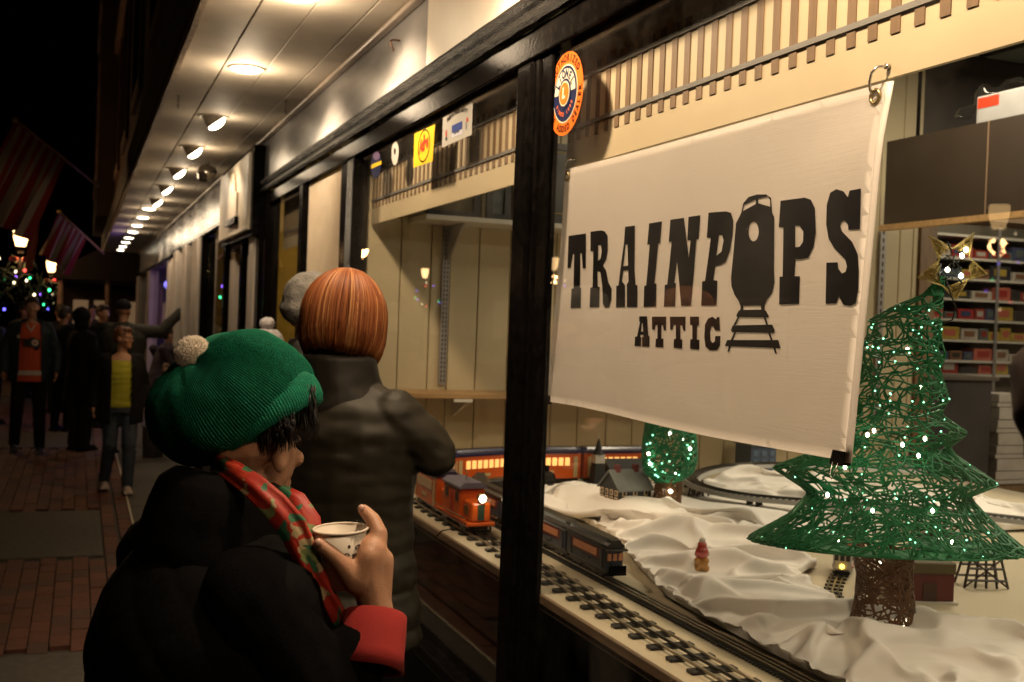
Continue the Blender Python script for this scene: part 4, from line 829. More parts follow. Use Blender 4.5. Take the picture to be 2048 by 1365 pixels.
# ------------------------------------------------------------------ toy village
def house(loc, rz, w, d, hw, hr, wallm, roofm, lab, name='toy_house', wins=(4, 3), floors=1, trim=None, chim=2, chm=None):
    r = empty(name, loc, lab, 'toy house', None, rz)
    lob('wall', box((-w/2, -d/2, -.03), (w/2, d/2, hw)), wallm, r)
    bm = B(); loft(bm, [[V((x, -d/2, hw+.0005)), V((x, d/2, hw+.0005)), V((x, 0, hw+hr*.97))] for x in (-w/2+.001, w/2-.001)]); lob('gable', bm, wallm, r)
    for sy in (-1, 1):
        bm = B(); loft(bm, [[V((x, sy*(d/2+.012), hw-.008)), V((x, sy*(d/2+.012), hw-.004)), V((x, 0, hw+hr+.004)), V((x, 0, hw+hr))] for x in (-w/2-.008, w/2+.008)]); bmesh.ops.recalc_face_normals(bm, faces=bm.faces[:]); lob('roof_slope', bm, roofm, r)
    tm = trim or WCRM
    for f in range(floors):
        z = hw*(.62 if floors == 1 else (.28+.45*f)); hh = min(.022, hw*.22)
        for k in range(wins[0]):
            x = lin(-w/2, w/2, (k+.5)/wins[0])
            for sy in (-1, 1): q = lob('window', box((x-.0095, sy*(d/2+.001)-.001, z-hh*.8), (x+.0095, sy*(d/2+.001)+.001, z+hh*.8)), tm, r); lob('pane', box((x-.005, sy*(d/2+.0025)-.0006, z-hh*.55), (x+.005, sy*(d/2+.0025)+.0006, z+hh*.55)), mat('toy_window_dark', (.03, .02, .015), .2), q)
        for k in range(wins[1]):
            y = lin(-d/2, d/2, (k+.5)/wins[1])
            for sx in (-1, 1): q = lob('window', box((sx*(w/2+.001)-.001, y-.0095, z-hh*.8), (sx*(w/2+.001)+.001, y+.0095, z+hh*.8)), tm, r); lob('pane', box((sx*(w/2+.0025)-.0006, y-.005, z-hh*.55), (sx*(w/2+.0025)+.0006, y+.005, z+hh*.55)), mat('toy_window_dark', (.03, .02, .015), .2), q)
    for k in range(chim): lob('chimney', bevel(box((lin(-w*.28, w*.28, k)-.010, -.012, hw+hr*.6), (lin(-w*.28, w*.28, k)+.010, .010, hw+hr+.022)), .001, 1), chm or mat('toy_brick_red', (.13, .02, .018), .6), r)
    return r
DKG = mat('toy_charcoal_siding', (.022, .024, .022), .6); GRF = mat('toy_grey_roof', (.17, .175, .165), .7, var=.1, vscale=40)
hl = az(1250, 1004, T+.062)
hs = house(hl, math.radians(8), .155, .13, .060, .066, DKG, GRF, 'charcoal toy house with grey roof and cream windows on the snow cloth', floors=2, wins=(3, 4))
lob('porch', box((-.085, -.086, .0), (-.03, -.066, .012)), SHW, hs)
q = az(1232, 985, T+.05); ch = ay(1232, 950, 4.62); chu = empty('toy_church', (ch.x, 4.62, T+.012), 'black toy church with white belfry and pointed spire', 'toy church')
cx0 = ay(1197, 950, 4.62).x; cx1 = ay(1280, 950, 4.62).x
obj('nave', box((cx0+.03, 4.56, T+.012), (cx1, 4.68, T+.075)), DKG, chu)
bm = B(); loft(bm, [[V((x, 4.545, T+.075)), V((x, 4.695, T+.075)), V((x, 4.62, T+.135))] for x in (cx0+.03, cx1+.01)]); obj('nave_roof', bm, mat('toy_black_roof', (.012, .010, .010), .6), chu)
tx = ay(1197, 900, 4.60).x
bm = B(); loft(bm, [[V((tx+s_*sx*.5, 4.60+s_*sy*.5, z)) for sx, sy in ((-1, -1), (1, -1), (1, 1), (-1, 1))] for z, s_ in ((T+.01, .062), (T+.118, .046))]); obj('tower', bm, DKG, chu)
obj('belfry', box((tx-.024, 4.576, T+.1185), (tx+.024, 4.624, T+.158)), SHW, chu)
bm = B(); loft(bm, [ringp((tx, 4.60, z), V((q_, 0, 0)), V((0, q_, 0)), 8) for z, q_ in ((T+.1585, .030), (T+.172, .020), (T+.232, .003))]); obj('spire', bm, mat('toy_black_roof', (.012, .010, .010)), chu)
bm = B(); tube(bm, [(tx, 4.60, T+.232), (tx, 4.60, T+.255)], .0018, 5); obj('finial', bm, SHW, chu)
bp = ay(1508, 960, 4.98); blu = empty('toy_town_house', (bp.x, 4.98, T), 'small blue toy town house against the back wall', 'toy house')
BL = mat('toy_blue_siding', (.055, .08, .13), .6); w_ = .155
obj('wall', box((bp.x-w_/2, 4.90, T), (bp.x+w_/2, 5.05, T+.155)), BL, blu); obj('cornice', box((bp.x-w_/2-.008, 4.89, T+.1555), (bp.x+w_/2+.008, 5.06, T+.168)), GRF, blu)
for k in range(3):
    for f in range(2): x = bp.x-w_/2+w_*(k+.5)/3; obj('window', box((x-.014, 4.8965, T+.07+f*.045-.014), (x+.014, 4.8995, T+.07+f*.045+.014)), mat('toy_blue_glass', (.10, .15, .22), .2), blu)
obj('door', box((bp.x-.02, 4.896, T+.001), (bp.x+.02, 4.8995, T+.045)), mat('toy_brick_red', (.13, .02, .018)), blu)
# ------------------------------------------------------------------ elevated track on trestles
EL = T+.10
ring = [(3.9, 4.30), (3.60, 4.46), (3.35, 4.56), (3.13, 4.585), (2.90, 4.53), (2.68, 4.38), (2.50, 4.17), (2.43, 3.95), (2.46, 3.74), (2.58, 3.60), (2.76, 3.48), (2.95, 3.36), (3.13, 3.18), (3.25, 3.02), (3.38, 2.8), (3.48, 2.5), (3.5, 2.1)]
pp = [V((x, y, 0)) for x, y in ring]; sm = []
for i in range(len(pp)-1):   # Catmull-Rom
    p0, p1, p2, p3 = pp[max(i-1, 0)], pp[i], pp[i+1], pp[min(i+2, len(pp)-1)]
    for k in range(8):
        t = k/8; sm.append(.5*((2*p1)+(p2-p0)*t+(2*p0-5*p1+4*p2-p3)*t*t+(3*p1-p0-3*p2+p3)*t*t*t))
sm.append(pp[-1])
et = empty('elevated_toy_track', (2.8, 3.8, T), 'grey elevated toy track curving across the table on trestles', 'toy track')
GBED = mat('grey_track_bed', (.36, .345, .31), .5, var=.08)
bm = B(); loft(bm, [[p+V((0, 0, EL+z)) for p, z in ((a, -.012), (b, -.012), (b2, .004), (a2, .004))] for a, b, a2, b2 in zip(offs(sm, -.038), offs(sm, .038), offs(sm, -.030), offs(sm, .030))]); bmesh.ops.recalc_face_normals(bm, faces=bm.faces[:]); obj('roadbed', bm, GBED, et)
for d in (-.016, 0, .016): bm = B(); tube(bm, [p+V((0, 0, EL+.010)) for p in offs(sm, d)], .0026, 5); obj('rail', bm, RAILD, et, True)
bm = B()
for a, b in (lambda q: list(zip(q, q[1:])))(resample(sm, .024)):
    t = (b-a).normalized(); n_ = V((t.y, -t.x, 0)); p = (a+b)/2; loft(bm, [[p+n_*s_*.025+t*q_*.006+V((0, 0, EL+z)) for q_, z in ((-1, .0041), (1, .0041), (1, .0075), (-1, .0075))] for s_ in (-1, 1)])
o = obj('sleepers', bm, mat('grey_toy_sleeper', (.12, .11, .10), .6), et); o['kind'] = 'stuff'
TRS = mat('toy_trestle_brown', (.035, .020, .014), .5)
def trestle(p, ang, h, lab, w=.07, dp=.035, n=4):
    r = empty('trestle', (p[0], p[1], T), lab, 'trestle', 'brown toy trestles', ang)
    for k in range(n):
        x = lin(-w/2, w/2, k/(n-1)); sp = 1.35
        for sy in (-1, 1): bm = B(); tube(bm, [(x*sp, sy*dp*.7, 0), (x*.9, sy*dp*.5, h)], .0042, 4); lob('post', bm, TRS, r)
    for z in (.25, .62, .97):
        for sy in (-1, 1): bm = B(); f_ = lin(1.38, .92, z); tube(bm, [(-w/2*f_, sy*dp*lin(.7, .5, z)*1.1, h*z), (w/2*f_, sy*dp*lin(.7, .5, z)*1.1, h*z)], .0038, 4); lob('cross_beam', bm, TRS, r)
    for sx in (-1, 1): bm = B(); tube(bm, [(sx*w/2*1.3, -dp*.74, h*.05), (-sx*w/2*.98, -dp*.55, h*.93)], .003, 4); lob('brace', bm, TRS, r)
def tang(i): a, b = sm[max(i-1, 0)], sm[min(i+1, len(sm)-1)]; return math.atan2(-(b-a).x, (b-a).y)
for i, lab in ((16, 'brown toy trestle under the back of the elevated track'), (44, 'brown toy trestle at the far left bend of the elevated track'), (54, 'brown toy trestle nearest the small glitter tree'), (67, 'brown toy trestle under the near side of the elevated track'), (92, 'brown toy trestle behind the large wire tree')):
    trestle(sm[i], tang(i), EL-T-.013, lab)
tp = az(1962, 1172, T); trestle((tp.x, tp.y), math.radians(-20), .095, 'dark brown loose toy trestle right of the wire tree', .10, .05, 5)
tp = az(1905, 1120, T); trestle((tp.x, tp.y), math.radians(-20), .08, 'dark brown toy trestle partly behind the wire tree branches', .08, .04, 4)
# ------------------------------------------------------------------ trolley, red shed, figurine
tl = az(1683, 1158, T); tv = az(1720, 1085, T)-tl; ta = math.atan2(-tv.x, tv.y)
tro = empty('toy_trolley', (tl.x, tl.y, T+.012), 'red roofed white toy trolley with a lit yellow headlight', 'toy train', None, ta)
RED = mat('red_enamel', (.4, .03, .015), .3); WTR = mat('white_trolley_enamel', (.50, .47, .42), .35)
lob('body', bevel(box((-.028, .0, .012), (.028, .17, .070)), .005, 2), WTR, tro); bm = B(); loft(bm, [[V((x*k, y, .0705+z*k)) for x, z in ((-.031, 0), (.031, 0), (.026, .012), (.012, .019), (-.012, .019), (-.026, .012))] for y, k in ((-.006, .9), (.01, 1), (.16, 1), (.176, .9))]); lob('roof', bm, RED, tro)
for k in range(3): x = -.0175+.0175*k; lob('front_window', box((x-.006, -.0015, .043), (x+.006, -.0002, .064)), mat('toy_window_dark', (.03, .02, .015)), tro)
for sx in (-1, 1):
    for k in range(5): y = .025+k*.03; lob('side_window', box((sx*.0285-.0006, y-.01, .043), (sx*.0285+.0006, y+.01, .063)), mat('toy_window_dark', (.03, .02, .015)), tro)
    lob('red_stripe', box((sx*.0287-.0006, .004, .02), (sx*.0287+.0006, .166, .030)), RED, tro)
lob('fender', bevel(box((-.024, -.010, .002), (.024, .0, .012)), .002, 1), BLK, tro); lob('undercarriage', box((-.02, .015, .0), (.02, .155, .0115)), WHL, tro)
bm = B(); ell(bm, (0, -.003, .026), (.0075, .005, .0075)); lob('headlight', bm, mat('toy_yellow_headlight', (1, .7, .1), .3, emit=(1, .62, .08), estr=6), tro, True)
bm = B(); tube(bm, [(0, .09, .089), (0, .14, .115)], .0016, 5); lob('trolley_pole', bm, BLK, tro)
tt = empty('toy_track', (tl.x, tl.y, T), 'three rail toy track curving in front of the trolley', 'toy track', 'toy tracks on the table')
tpth = [az(x, y, T) for x, y in ((1705, 1100), (1690, 1135), (1672, 1165), (1663, 1190), (1675, 1205), (1705, 1213), (1735, 1218))]
for p in tpth: p.z = 0
tpth = resample([tpth[0]+(tpth[0]-tpth[1])*3]+tpth, .02)
for d in (-.016, 0, .016): bm = B(); tube(bm, [p+V((0, 0, T+.010)) for p in offs(tpth, d)], .003, 5); obj('rail', bm, RAILD if d else RAILM, tt, True)
place_sleepers(tt, tpth, .05, .055, .014, .006, DKT)
rp = az(1868, 1205, T); rd = empty('toy_shed', (rp.x, rp.y+.08, T), 'dark red toy building with flat tan roof behind the wire tree', 'toy house', None, math.radians(-18))
lob('platform', box((-.075, -.11, 0), (.080, .11, .008)), SHW, rd); lob('wall', box((-.070, -.10, .0085), (.070, .10, .085)), mat('toy_dark_red', (.11, .012, .012), .5, var=.1), rd)
lob('roof', bevel(box((-.074, -.104, .0855), (.074, .104, .118)), .003, 1), mat('toy_tan_roof', (.10, .075, .03), .6), rd); lob('door', box((-.02, -.1025, .0086), (.02, -.1005, .06)), mat('toy_dark_brown', (.05, .015, .01), .5), rd)
fp = az(1402, 1152, T+.012); fg = empty('figurine', tuple(fp), 'small shiny glass figurine with red top and amber base on the cloth', 'figurine')
GAM = mat('amber_glass_glaze', (.38, .17, .02), .08, coat=1., var=.3, vscale=60); GRD = mat('red_glass_glaze', (.35, .03, .02), .08, coat=1., var=.4, vscale=60)
z0 = fp.z
bm = B(); cyl(bm, fp, fp+V((0, 0, .012)), .026, .022, n=16); obj('foot', bm, mat('gold_glaze', (.5, .4, .15), .15, coat=1.), fg, True)
bm = B()
for dx, dz, q_ in ((-.011, .024, .015), (.011, .024, .015), (-.010, .045, .014), (.010, .045, .014), (0, .035, .018)): ell(bm, fp+CR*dx+V((0, 0, dz)), q_)
blob('amber_base', bm, GAM, fg, .003, 3)
bm = B()
for dx, dz, q_ in ((0, .072, .021), (-.012, .066, .011), (.012, .066, .011), (0, .092, .015)): ell(bm, fp+CR*dx+V((0, 0, dz)), q_)
blob('red_top', bm, GRD, fg, .003, 3)
bm = B(); ell(bm, fp+V((0, 0, .107)), (.010, .010, .009)); obj('crown', bm, mat('pale_glaze', (.55, .5, .42), .1, coat=1.), fg, True)
# ------------------------------------------------------------------ glitter wire trees
def glitter(name, col, glow=.35):
    m = bpy.data.materials.new(name); m.use_nodes = True; nt = m.node_tree; b = nt.nodes['Principled BSDF']; b.inputs['Base Color'].default_value = (*col, 1); b.inputs['Roughness'].default_value = .38; b.inputs['Metallic'].default_value = .25
    tc = nt.nodes.new('ShaderNodeTexCoord'); vo = nt.nodes.new('ShaderNodeTexVoronoi'); vo.inputs['Scale'].default_value = 420; nt.links.new(tc.outputs['Object'], vo.inputs['Vector'])
    bp_ = nt.nodes.new('ShaderNodeBump'); bp_.inputs['Strength'].default_value = .9; bp_.inputs['Distance'].default_value = .003; nt.links.new(vo.outputs['Color'], bp_.inputs['Height']); nt.links.new(bp_.outputs[0], b.inputs['Normal'])
    MATS[name] = m; return m
GGR = glitter('green_glitter_wire', (.008, .18, .056)); GBR = glitter('brown_glitter_wire', (.13, .055, .018)); GGO = glitter('gold_glitter_wire', (.6, .45, .14)); GG2 = glitter('bright_green_glitter', (.01, .22, .085))
FAIRY = mat('fairy_bulb', (1, .95, .8), .3, emit=(1, .92, .68), estr=22)
def wire_surface(name, par, contour, dfac, m, n_wander, n_ring, r, seed, depth0):
    """contour: list of (left point, right point); wires wander over the closed surface through them"""
    rr = random.Random(seed); N = len(contour)-1
    def pt(u, th):
        u = max(0, min(N-1e-4, u)); k = int(u); f = u-k; a, b = contour[k], contour[k+1]
        Lp = a[0].lerp(b[0], f); Rp = a[1].lerp(b[1], f); c = (Lp+Rp)/2; h = (Rp-Lp)/2
        return c+h*math.cos(th)+CFH*(h.length*dfac*math.sin(th))
    cum = [0.]
    for k in range(N): a_, b_ = contour[k], contour[k+1]; cum.append(cum[-1]+((a_[1]-a_[0]).length+(b_[1]-b_[0]).length)*max(.01, ((a_[0]-b_[0]).length+(a_[1]-b_[1]).length)/2))
    def pick():
        q = rr.uniform(0, cum[-1])
        for k in range(N):
            if cum[k+1] >= q: return k+(q-cum[k])/(cum[k+1]-cum[k])
        return N-1e-3
    bm = B()
    for i in range(n_wander):
        u = pick(); th = rr.uniform(0, 2*PI); a = rr.uniform(0, 2*PI); pts = []
        for k in range(rr.randint(10, 22)):
            p_ = pt(u, th); pts.append(p_)
            k0 = int(max(0, min(N-1, u))); wloc = max(.012, (contour[k0][1]-contour[k0][0]).length/2); hloc = max(.02, (((contour[k0][0]+contour[k0][1])-(contour[k0+1][0]+contour[k0+1][1]))/2).length)
            a += rr.gauss(0, .55); st__ = .016; th += math.cos(a)*st__/wloc; u += math.sin(a)*st__/hloc
            if u < 0 or u > N: a = -a; u = max(0, min(N-1e-3, u))
        tube(bm, pts, r, 5)
    o1 = obj(name, bm, m, par, True); o1['kind'] = 'stuff'
    bm = B()
    for i in range(n_ring):
        u = N*(i+rr.uniform(-.4, .4)+.5)/n_ring; ph = rr.uniform(0, 6); pts = [pt(u+.22*math.sin(3*t+ph)+rr.gauss(0, .03), t) for t in [2*PI*j/40 for j in range(41)]]; tube(bm, pts, r, 5, False)
    o2 = obj(name+'_hoops', bm, m, par, True); o2['kind'] = 'stuff'
    return pt, N
CFH = V((CF.x, CF.y, 0)).normalized()
# large bent tree
base = az(1762, 1268, T); D0 = (base-CAM).dot(CF)
def tp_(x, y): return ad(x, y, D0)
big = empty('wire_tree', (base.x, base.y, T), 'large green glitter wire Christmas tree with brown wire trunk and gold star', 'wire tree', 'glitter wire trees')
con = [((1880, 553), (1888, 553)), ((1846, 590), (1888, 585)), ((1790, 612), (1884, 622)), ((1738, 640), (1882, 650)), ((1735, 672), (1882, 685)), ((1702, 690), (1891, 712)), ((1712, 735), (1878, 740)), ((1672, 785), (1897, 798)), ((1690, 820), (1880, 828)), ((1630, 862), (1934, 866)), ((1668, 890), (1892, 898)), ((1545, 936), (1994, 968)), ((1620, 985), (1935, 992)), ((1580, 1030), (1985, 1045)), ((1493, 1078), (2056, 1104)), ((1560, 1088), (2000, 1102)), ((1690, 1090), (1840, 1098))]
con = [(tp_(*a), tp_(*b)) for a, b in con]
ptf, NN = wire_surface('needle_wire', big, con, .46, GGR, 410, 25, .0026, 11, D0)
tcon = [((1704, 1095), (1828, 1098)), ((1716, 1150), (1822, 1152)), ((1712, 1200), (1826, 1202)), ((1702, 1245), (1828, 1246)), ((1698, 1275), (1830, 1276))]
tcon = [(tp_(*a), tp_(*b)) for a, b in tcon]
ptt, NT = wire_surface('trunk_wire', big, tcon, .9, GBR, 105, 9, .0026, 12, D0)
rr = random.Random(5)
bulbs = [(1735, 870), (1748, 862), (1805, 890), (1850, 878), (1690, 935), (1655, 990), (1745, 1022), (1837, 912), (1865, 1022), (1880, 1080), (1675, 1080), (1905, 1085), (1815, 700), (1840, 775)]
for px, py in bulbs: bm = B(); ell(bm, ad(px, py, D0-.10 if py > 860 else D0-.05), (.0045, .0045, .006), sub=1); obj('fairy_bulb', bm, FAIRY, big, True)
for px, py in ((1758, 1128), (1810, 1245)): bm = B(); ell(bm, ad(px, py, D0-.055), (.006, .006, .007), sub=1); obj('fairy_bulb', bm, FAIRY, big, True)
lamp('fairy_glow', 'POINT', tuple(ad(1780, 980, D0)), .35, (1, .85, .6), big, shadow_soft_size=.05)
# gold wire star
star = empty('tree_star', tuple(tp_(1900, 555)), 'gold glitter wire star topper on the large wire tree', 'star')
tips = [(1858, 472), (1948, 466), (1975, 548), (1912, 600), (1834, 556)]; ins = [(1905, 497), (1938, 515), (1935, 560), (1885, 572), (1878, 520)]
out = []
for a, b in zip(tips, ins): out += [a, b]
bm = B()
for dz in (-.012, .012): tube(bm, [ad(x, y, D0+dz*(0 if i % 2 == 0 else 1)) for i, (x, y) in enumerate(out+out[:1])], .0022, 5, False)
obj('star_frame', bm, GGO, star, True)
bm = B(); rr = random.Random(2); cx, cy_ = 1905, 535
for k in range(110):
    i = rr.randrange(5); a, b = tips[i], ins[i-1]; c_ = ins[i]; pts = []
    for q_ in range(5):
        t, s_ = rr.random(), rr.random()
        if t+s_ > 1: t, s_ = 1-t, 1-s_
        p = (a[0]+(b[0]-a[0])*t+(c_[0]-a[0])*s_, a[1]+(b[1]-a[1])*t+(c_[1]-a[1])*s_); pts.append(ad(p[0], p[1], D0+rr.uniform(-.012, .012)*max(t, s_)))
    tube(bm, pts, .0013, 4)
o = obj('star_wire', bm, GGO, star, True); o['kind'] = 'stuff'
bm = B()
for k in range(18):
    p = ad(rr.uniform(1880, 1930), rr.uniform(505, 560), D0-.012); tube(bm, [p, p+V((rr.gauss(0, .01), rr.gauss(0, .006), rr.gauss(0, .008))), p+V((rr.gauss(0, .014), rr.gauss(0, .006), rr.gauss(0, .012)))], .002, 4)
o = obj('light_string', bm, mat('green_cord', (.006, .012, .008), .5), star, True); o['kind'] = 'stuff'
for px, py in ((1924, 512), (1895, 540), (1922, 552), (1932, 500)): bm = B(); ell(bm, ad(px, py, D0-.02), (.006, .006, .007), sub=1); obj('fairy_bulb', bm, FAIRY, star, True)
bm = B(); tube(bm, [ad(1890, 555, D0), ad(1900, 585, D0-.01), ad(1912, 615, D0), ad(1905, 640, D0), ad(1880, 650, D0)], .002, 5); obj('cord', bm, mat('green_cord', (.006, .012, .008)), star, True)
# small round tree
b2 = az(1330, 1042, T); D1 = (b2-CAM).dot(CF)
sml = empty('wire_tree', (b2.x, b2.y, T), 'small rounded green glitter wire tree with brown trunk under the banner', 'wire tree', 'glitter wire trees')
c2 = [(tuple(a), tuple(b)) for a, b in (((1312, 800), (1365, 800)), ((1292, 840), (1386, 842)), ((1286, 880), (1393, 880)), ((1284, 920), (1394, 922)), ((1288, 945), (1386, 945)), ((1308, 962), (1362, 962)), ((1325, 976), (1336, 976)))]
c2 = [(ad(*a, D1), ad(*b, D1)) for a, b in c2]
wire_surface('needle_wire', sml, c2, .8, GG2, 150, 12, .0028, 21, D1)
c3 = [(ad(*a, D1), ad(*b, D1)) for a, b in (((1312, 958), (1364, 955)), ((1308, 990), (1362, 988)), ((1302, 1020), (1360, 1018)), ((1296, 1048), (1358, 1046)))]
wire_surface('trunk_wire', sml, c3, .8, GBR, 60, 7, .003, 22, D1)
for px, py in ((1297, 908), (1300, 928), (1380, 898), (1351, 945), (1340, 868), (1365, 880)): bm = B(); ell(bm, ad(px, py, D1-.07), (.006, .006, .007), sub=1); obj('fairy_bulb', bm, FAIRY, sml, True)
bm = B(); ell(bm, ad(1341, 983, D1-.06), (.008, .008, .008), sub=1); obj('fairy_bulb', bm, FAIRY, sml, True)
rr = random.Random(8)
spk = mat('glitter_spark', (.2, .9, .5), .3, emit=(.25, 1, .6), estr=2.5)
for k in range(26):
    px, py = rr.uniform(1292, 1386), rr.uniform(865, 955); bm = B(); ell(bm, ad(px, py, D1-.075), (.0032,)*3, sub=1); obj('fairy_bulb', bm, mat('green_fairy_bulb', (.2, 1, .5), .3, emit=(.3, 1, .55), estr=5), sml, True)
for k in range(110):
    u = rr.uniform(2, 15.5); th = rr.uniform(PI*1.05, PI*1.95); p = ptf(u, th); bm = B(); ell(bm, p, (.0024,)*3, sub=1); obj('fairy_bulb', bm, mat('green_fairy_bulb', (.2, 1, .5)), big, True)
# ------------------------------------------------------------------ deeper inside the shop, seen at the right
pb = empty('pegboard', (3.9, 3.6, 2.28), 'large brown perforated hardboard panel hanging inside the shop', 'pegboard')
PEG = mat('brown_hardboard', (.030, .018, .010), .6, var=.12, vscale=3, bump=.1, bscale=200)
obj('panel', box((3.9, 1.2, 2.285), (3.912, 4.68, 2.72)), PEG, pb); obj('lower_rail', box((3.885, 1.2, 2.255), (3.925, 4.70, 2.284)), WOODT, pb)
for y_ in (4.45, 3.0, 1.6): obj('hanger', box((3.902, y_, 2.721), (3.91, y_+.02, 3.398)), BLK, pb)
obj('joint_strip', box((3.894, 3.98, 2.286), (3.8995, 3.985, 2.719)), mat('joint_line', (.2, .13, .08), .5), pb)
pk = empty('bagged_box', (4.0, 3.9, 2.73), 'grey boxes in clear plastic bags on top of the hardboard panel', 'box')
sh_ = obj('top_shelf', box((3.915, 1.2, 2.70), (4.35, 4.66, 2.719)), PEG, pb)
obj('carton', bevel(box((3.95, 3.3, 2.7205), (4.2, 4.12, 2.86)), .008), mat('grey_carton', (.30, .29, .28), .4, var=.1), pk); obj('red_corner', box((3.9485, 3.98, 2.80), (3.9495, 4.11, 2.85)), SR, pk)
bm = B()
for k in range(14): q_ = random.Random(k); ell(bm, (3.98+q_.uniform(0, .15), q_.uniform(3.3, 4.28), 2.80+q_.uniform(0, .10)), (.04, q_.uniform(.03, .11), q_.uniform(.03, .09)))
blob('plastic_bag', bm, glass_mat('clear_plastic_film', 1.3, (.85, .85, .85)), pk, .02, 3, disp=lambda c: .012*noise.noise(c*18))
fr = empty('cased_opening', (4.56, 5.2, 0), 'brown wooden door casing at the inner corner of the shop', 'door frame')
DWD = mat('brown_casing_wood', (.20, .115, .05), .5, var=.25, vscale=4, stretch=(8, 8, 1))
obj('jamb', box((4.552, 5.13, .01), (4.67, 5.42, 2.42)), DWD, fr); obj('lintel', box((4.552, 5.14, 2.42), (8.4, 5.40, 2.60)), DWD, fr)
obj('upper_panel', box((4.552, 5.17, 2.602), (8.4, 5.38, 3.39)), PEG, fr)
# shelving wall
su = empty('shelving_unit', (7.3, 7.6, 0), 'wide white shelving unit full of toy trains deep in the shop', 'shelves')
obj('back', box((6.2, 7.85, .02), (9.3, 7.87, 2.9)), mat('shelf_back', (.17, .15, .11), .7), su)
SL = [2.62, 2.42, 2.24, 2.06, 1.88, 1.70, 1.52, 1.40]
for z in SL: obj('shelf', box((6.2, 7.55, z-.02), (9.3, 7.849, z)), SHW, su)
for x in (6.5, 7.55, 8.6): obj('upright', box((x, 7.54, .02), (x+.03, 7.549, 2.9)), BRKT, su)
rr = random.Random(31); pal = [(.32, .03, .025), (.03, .03, .035), (.40, .36, .30), (.05, .06, .12), (.40, .28, .05), (.20, .10, .05), (.10, .12, .11), (.45, .12, .08), (.04, .035, .03), (.25, .03, .02)]
cnames = ['red', 'black', 'pale', 'navy', 'yellow', 'brown', 'grey', 'orange', 'dark', 'crimson']
for zi, z in enumerate(SL[1:]):
    x = 6.65
    while x < 8.35:
        w = rr.uniform(.10, .26); h = rr.uniform(.06, .125); ci = rr.randrange(10)
        t_ = empty('boxed_toy', (x+w/2, 7.62, z), '%s boxed toy, %s along the %s shelf of the shop shelving' % (cnames[ci], ORD[min(19, int((x-6.6)/.1))], ORD[zi]), 'toy box', 'boxed toys on the shelving unit')
        obj('carton', bevel(box((x, 7.57, z+.001), (x+w*.92, 7.72, z+h)), .006, 1), mat('toybox_%d' % ci, pal[ci], .4, var=.2, vscale=20), t_); obj('print_panel', box((x+w*.15, 7.5675, z+h*.3), (x+w*.7, 7.5695, z+h*.8)), mat('toybox_print_%d' % ((ci+3) % 10), pal[(ci+3) % 10], .4), t_)
        x += w
ct = empty('shop_counter', (7.1, 6.4, 0), 'dark sales counter in the back of the shop', 'counter')
obj('front', box((5.3, 6.4, .02), (6.40, 6.7, 1.40)), mat('dark_counter_front', (.030, .025, .024), .6, var=.2), ct); obj('worktop', bevel(box((5.28, 6.36, 1.40), (6.44, 6.75, 1.43)), .004), mat('counter_top', (.10, .08, .06), .4), ct)
ps = empty('paper_stack', (6.6, 6.4, .4), 'tall stack of pale papers beside the dark counter', 'papers')
z = .62; k = 0; PPR = mat('pale_paper', (.42, .37, .31), .7, var=.15)
while z < 1.28: h = .035+.03*((k*7) % 3); obj('sheaf', box((6.45+.01*(k % 3), 6.38, z), (6.78-.01*(k % 2), 6.66, z+h-.006)), PPR, ps); z += h; k += 1
obj('stand', box((6.46, 6.4, .011), (6.76, 6.64, .619)), DWD, ps)
wp = empty('window_planter', (3.4, 2.9, T), 'long pale edged tray at the back of the display table', 'tray')
wp.location = (3.75, 2.6, T); obj('tray', bevel(box((3.70, 1.4, T+.001), (3.98, 3.3, T+.05)), .006), mat('pale_green_tray', (.34, .36, .28), .5), wp); obj('tray_edge', box((3.66, 1.4, T+.001), (3.698, 3.3, T+.03)), mat('brown_tray_edge', (.12, .08, .04), .5), wp)
# ------------------------------------------------------------------ people
SKIN = mat('skin', (.42, .215, .125), .5, var=.12, vscale=18, bump=.14, bscale=420)
SKIN.node_tree.nodes['Principled BSDF'].inputs['Subsurface Weight'].default_value = .12; SKIN.node_tree.nodes['Principled BSDF'].inputs['Subsurface Radius'].default_value = (.01, .004, .002)
def objr(name, bm, m, par, smooth=True):
    M = (Matrix.Translation(par.location) @ Matrix.Rotation(par.rotation_euler.z, 4, 'Z')).inverted(); bm.transform(M); return obj(name, bm, m, par, smooth, world=False)
TOR = [(1.475, .055, .055, -.005), (1.445, .10, .070, -.008), (1.42, .155, .085, -.010), (1.36, .180, .105, -.008), (1.25, .172, .118, .0), (1.12, .158, .112, .004), (1.0, .165, .115, .0), (.92, .175, .120, -.005), (.84, .178, .122, -.008), (.70, .185, .13, -.008), (.55, .19, .135, -.008), (.45, .19, .135, 0)]
JD = dict(shL=(-.165, -.008, 1.405), shR=(.165, -.008, 1.405), elL=(-.222, -.03, 1.13), elR=(.222, -.03, 1.13), wrL=(-.235, .05, .90), wrR=(.235, .05, .90),
          hiL=(-.088, 0, .92), hiR=(.088, 0, .92), knL=(-.095, .015, .50), knR=(.095, .015, .50), anL=(-.10, -.02, .085), anR=(.10, -.02, .085), head=(0, .0, 0), lean=0.)
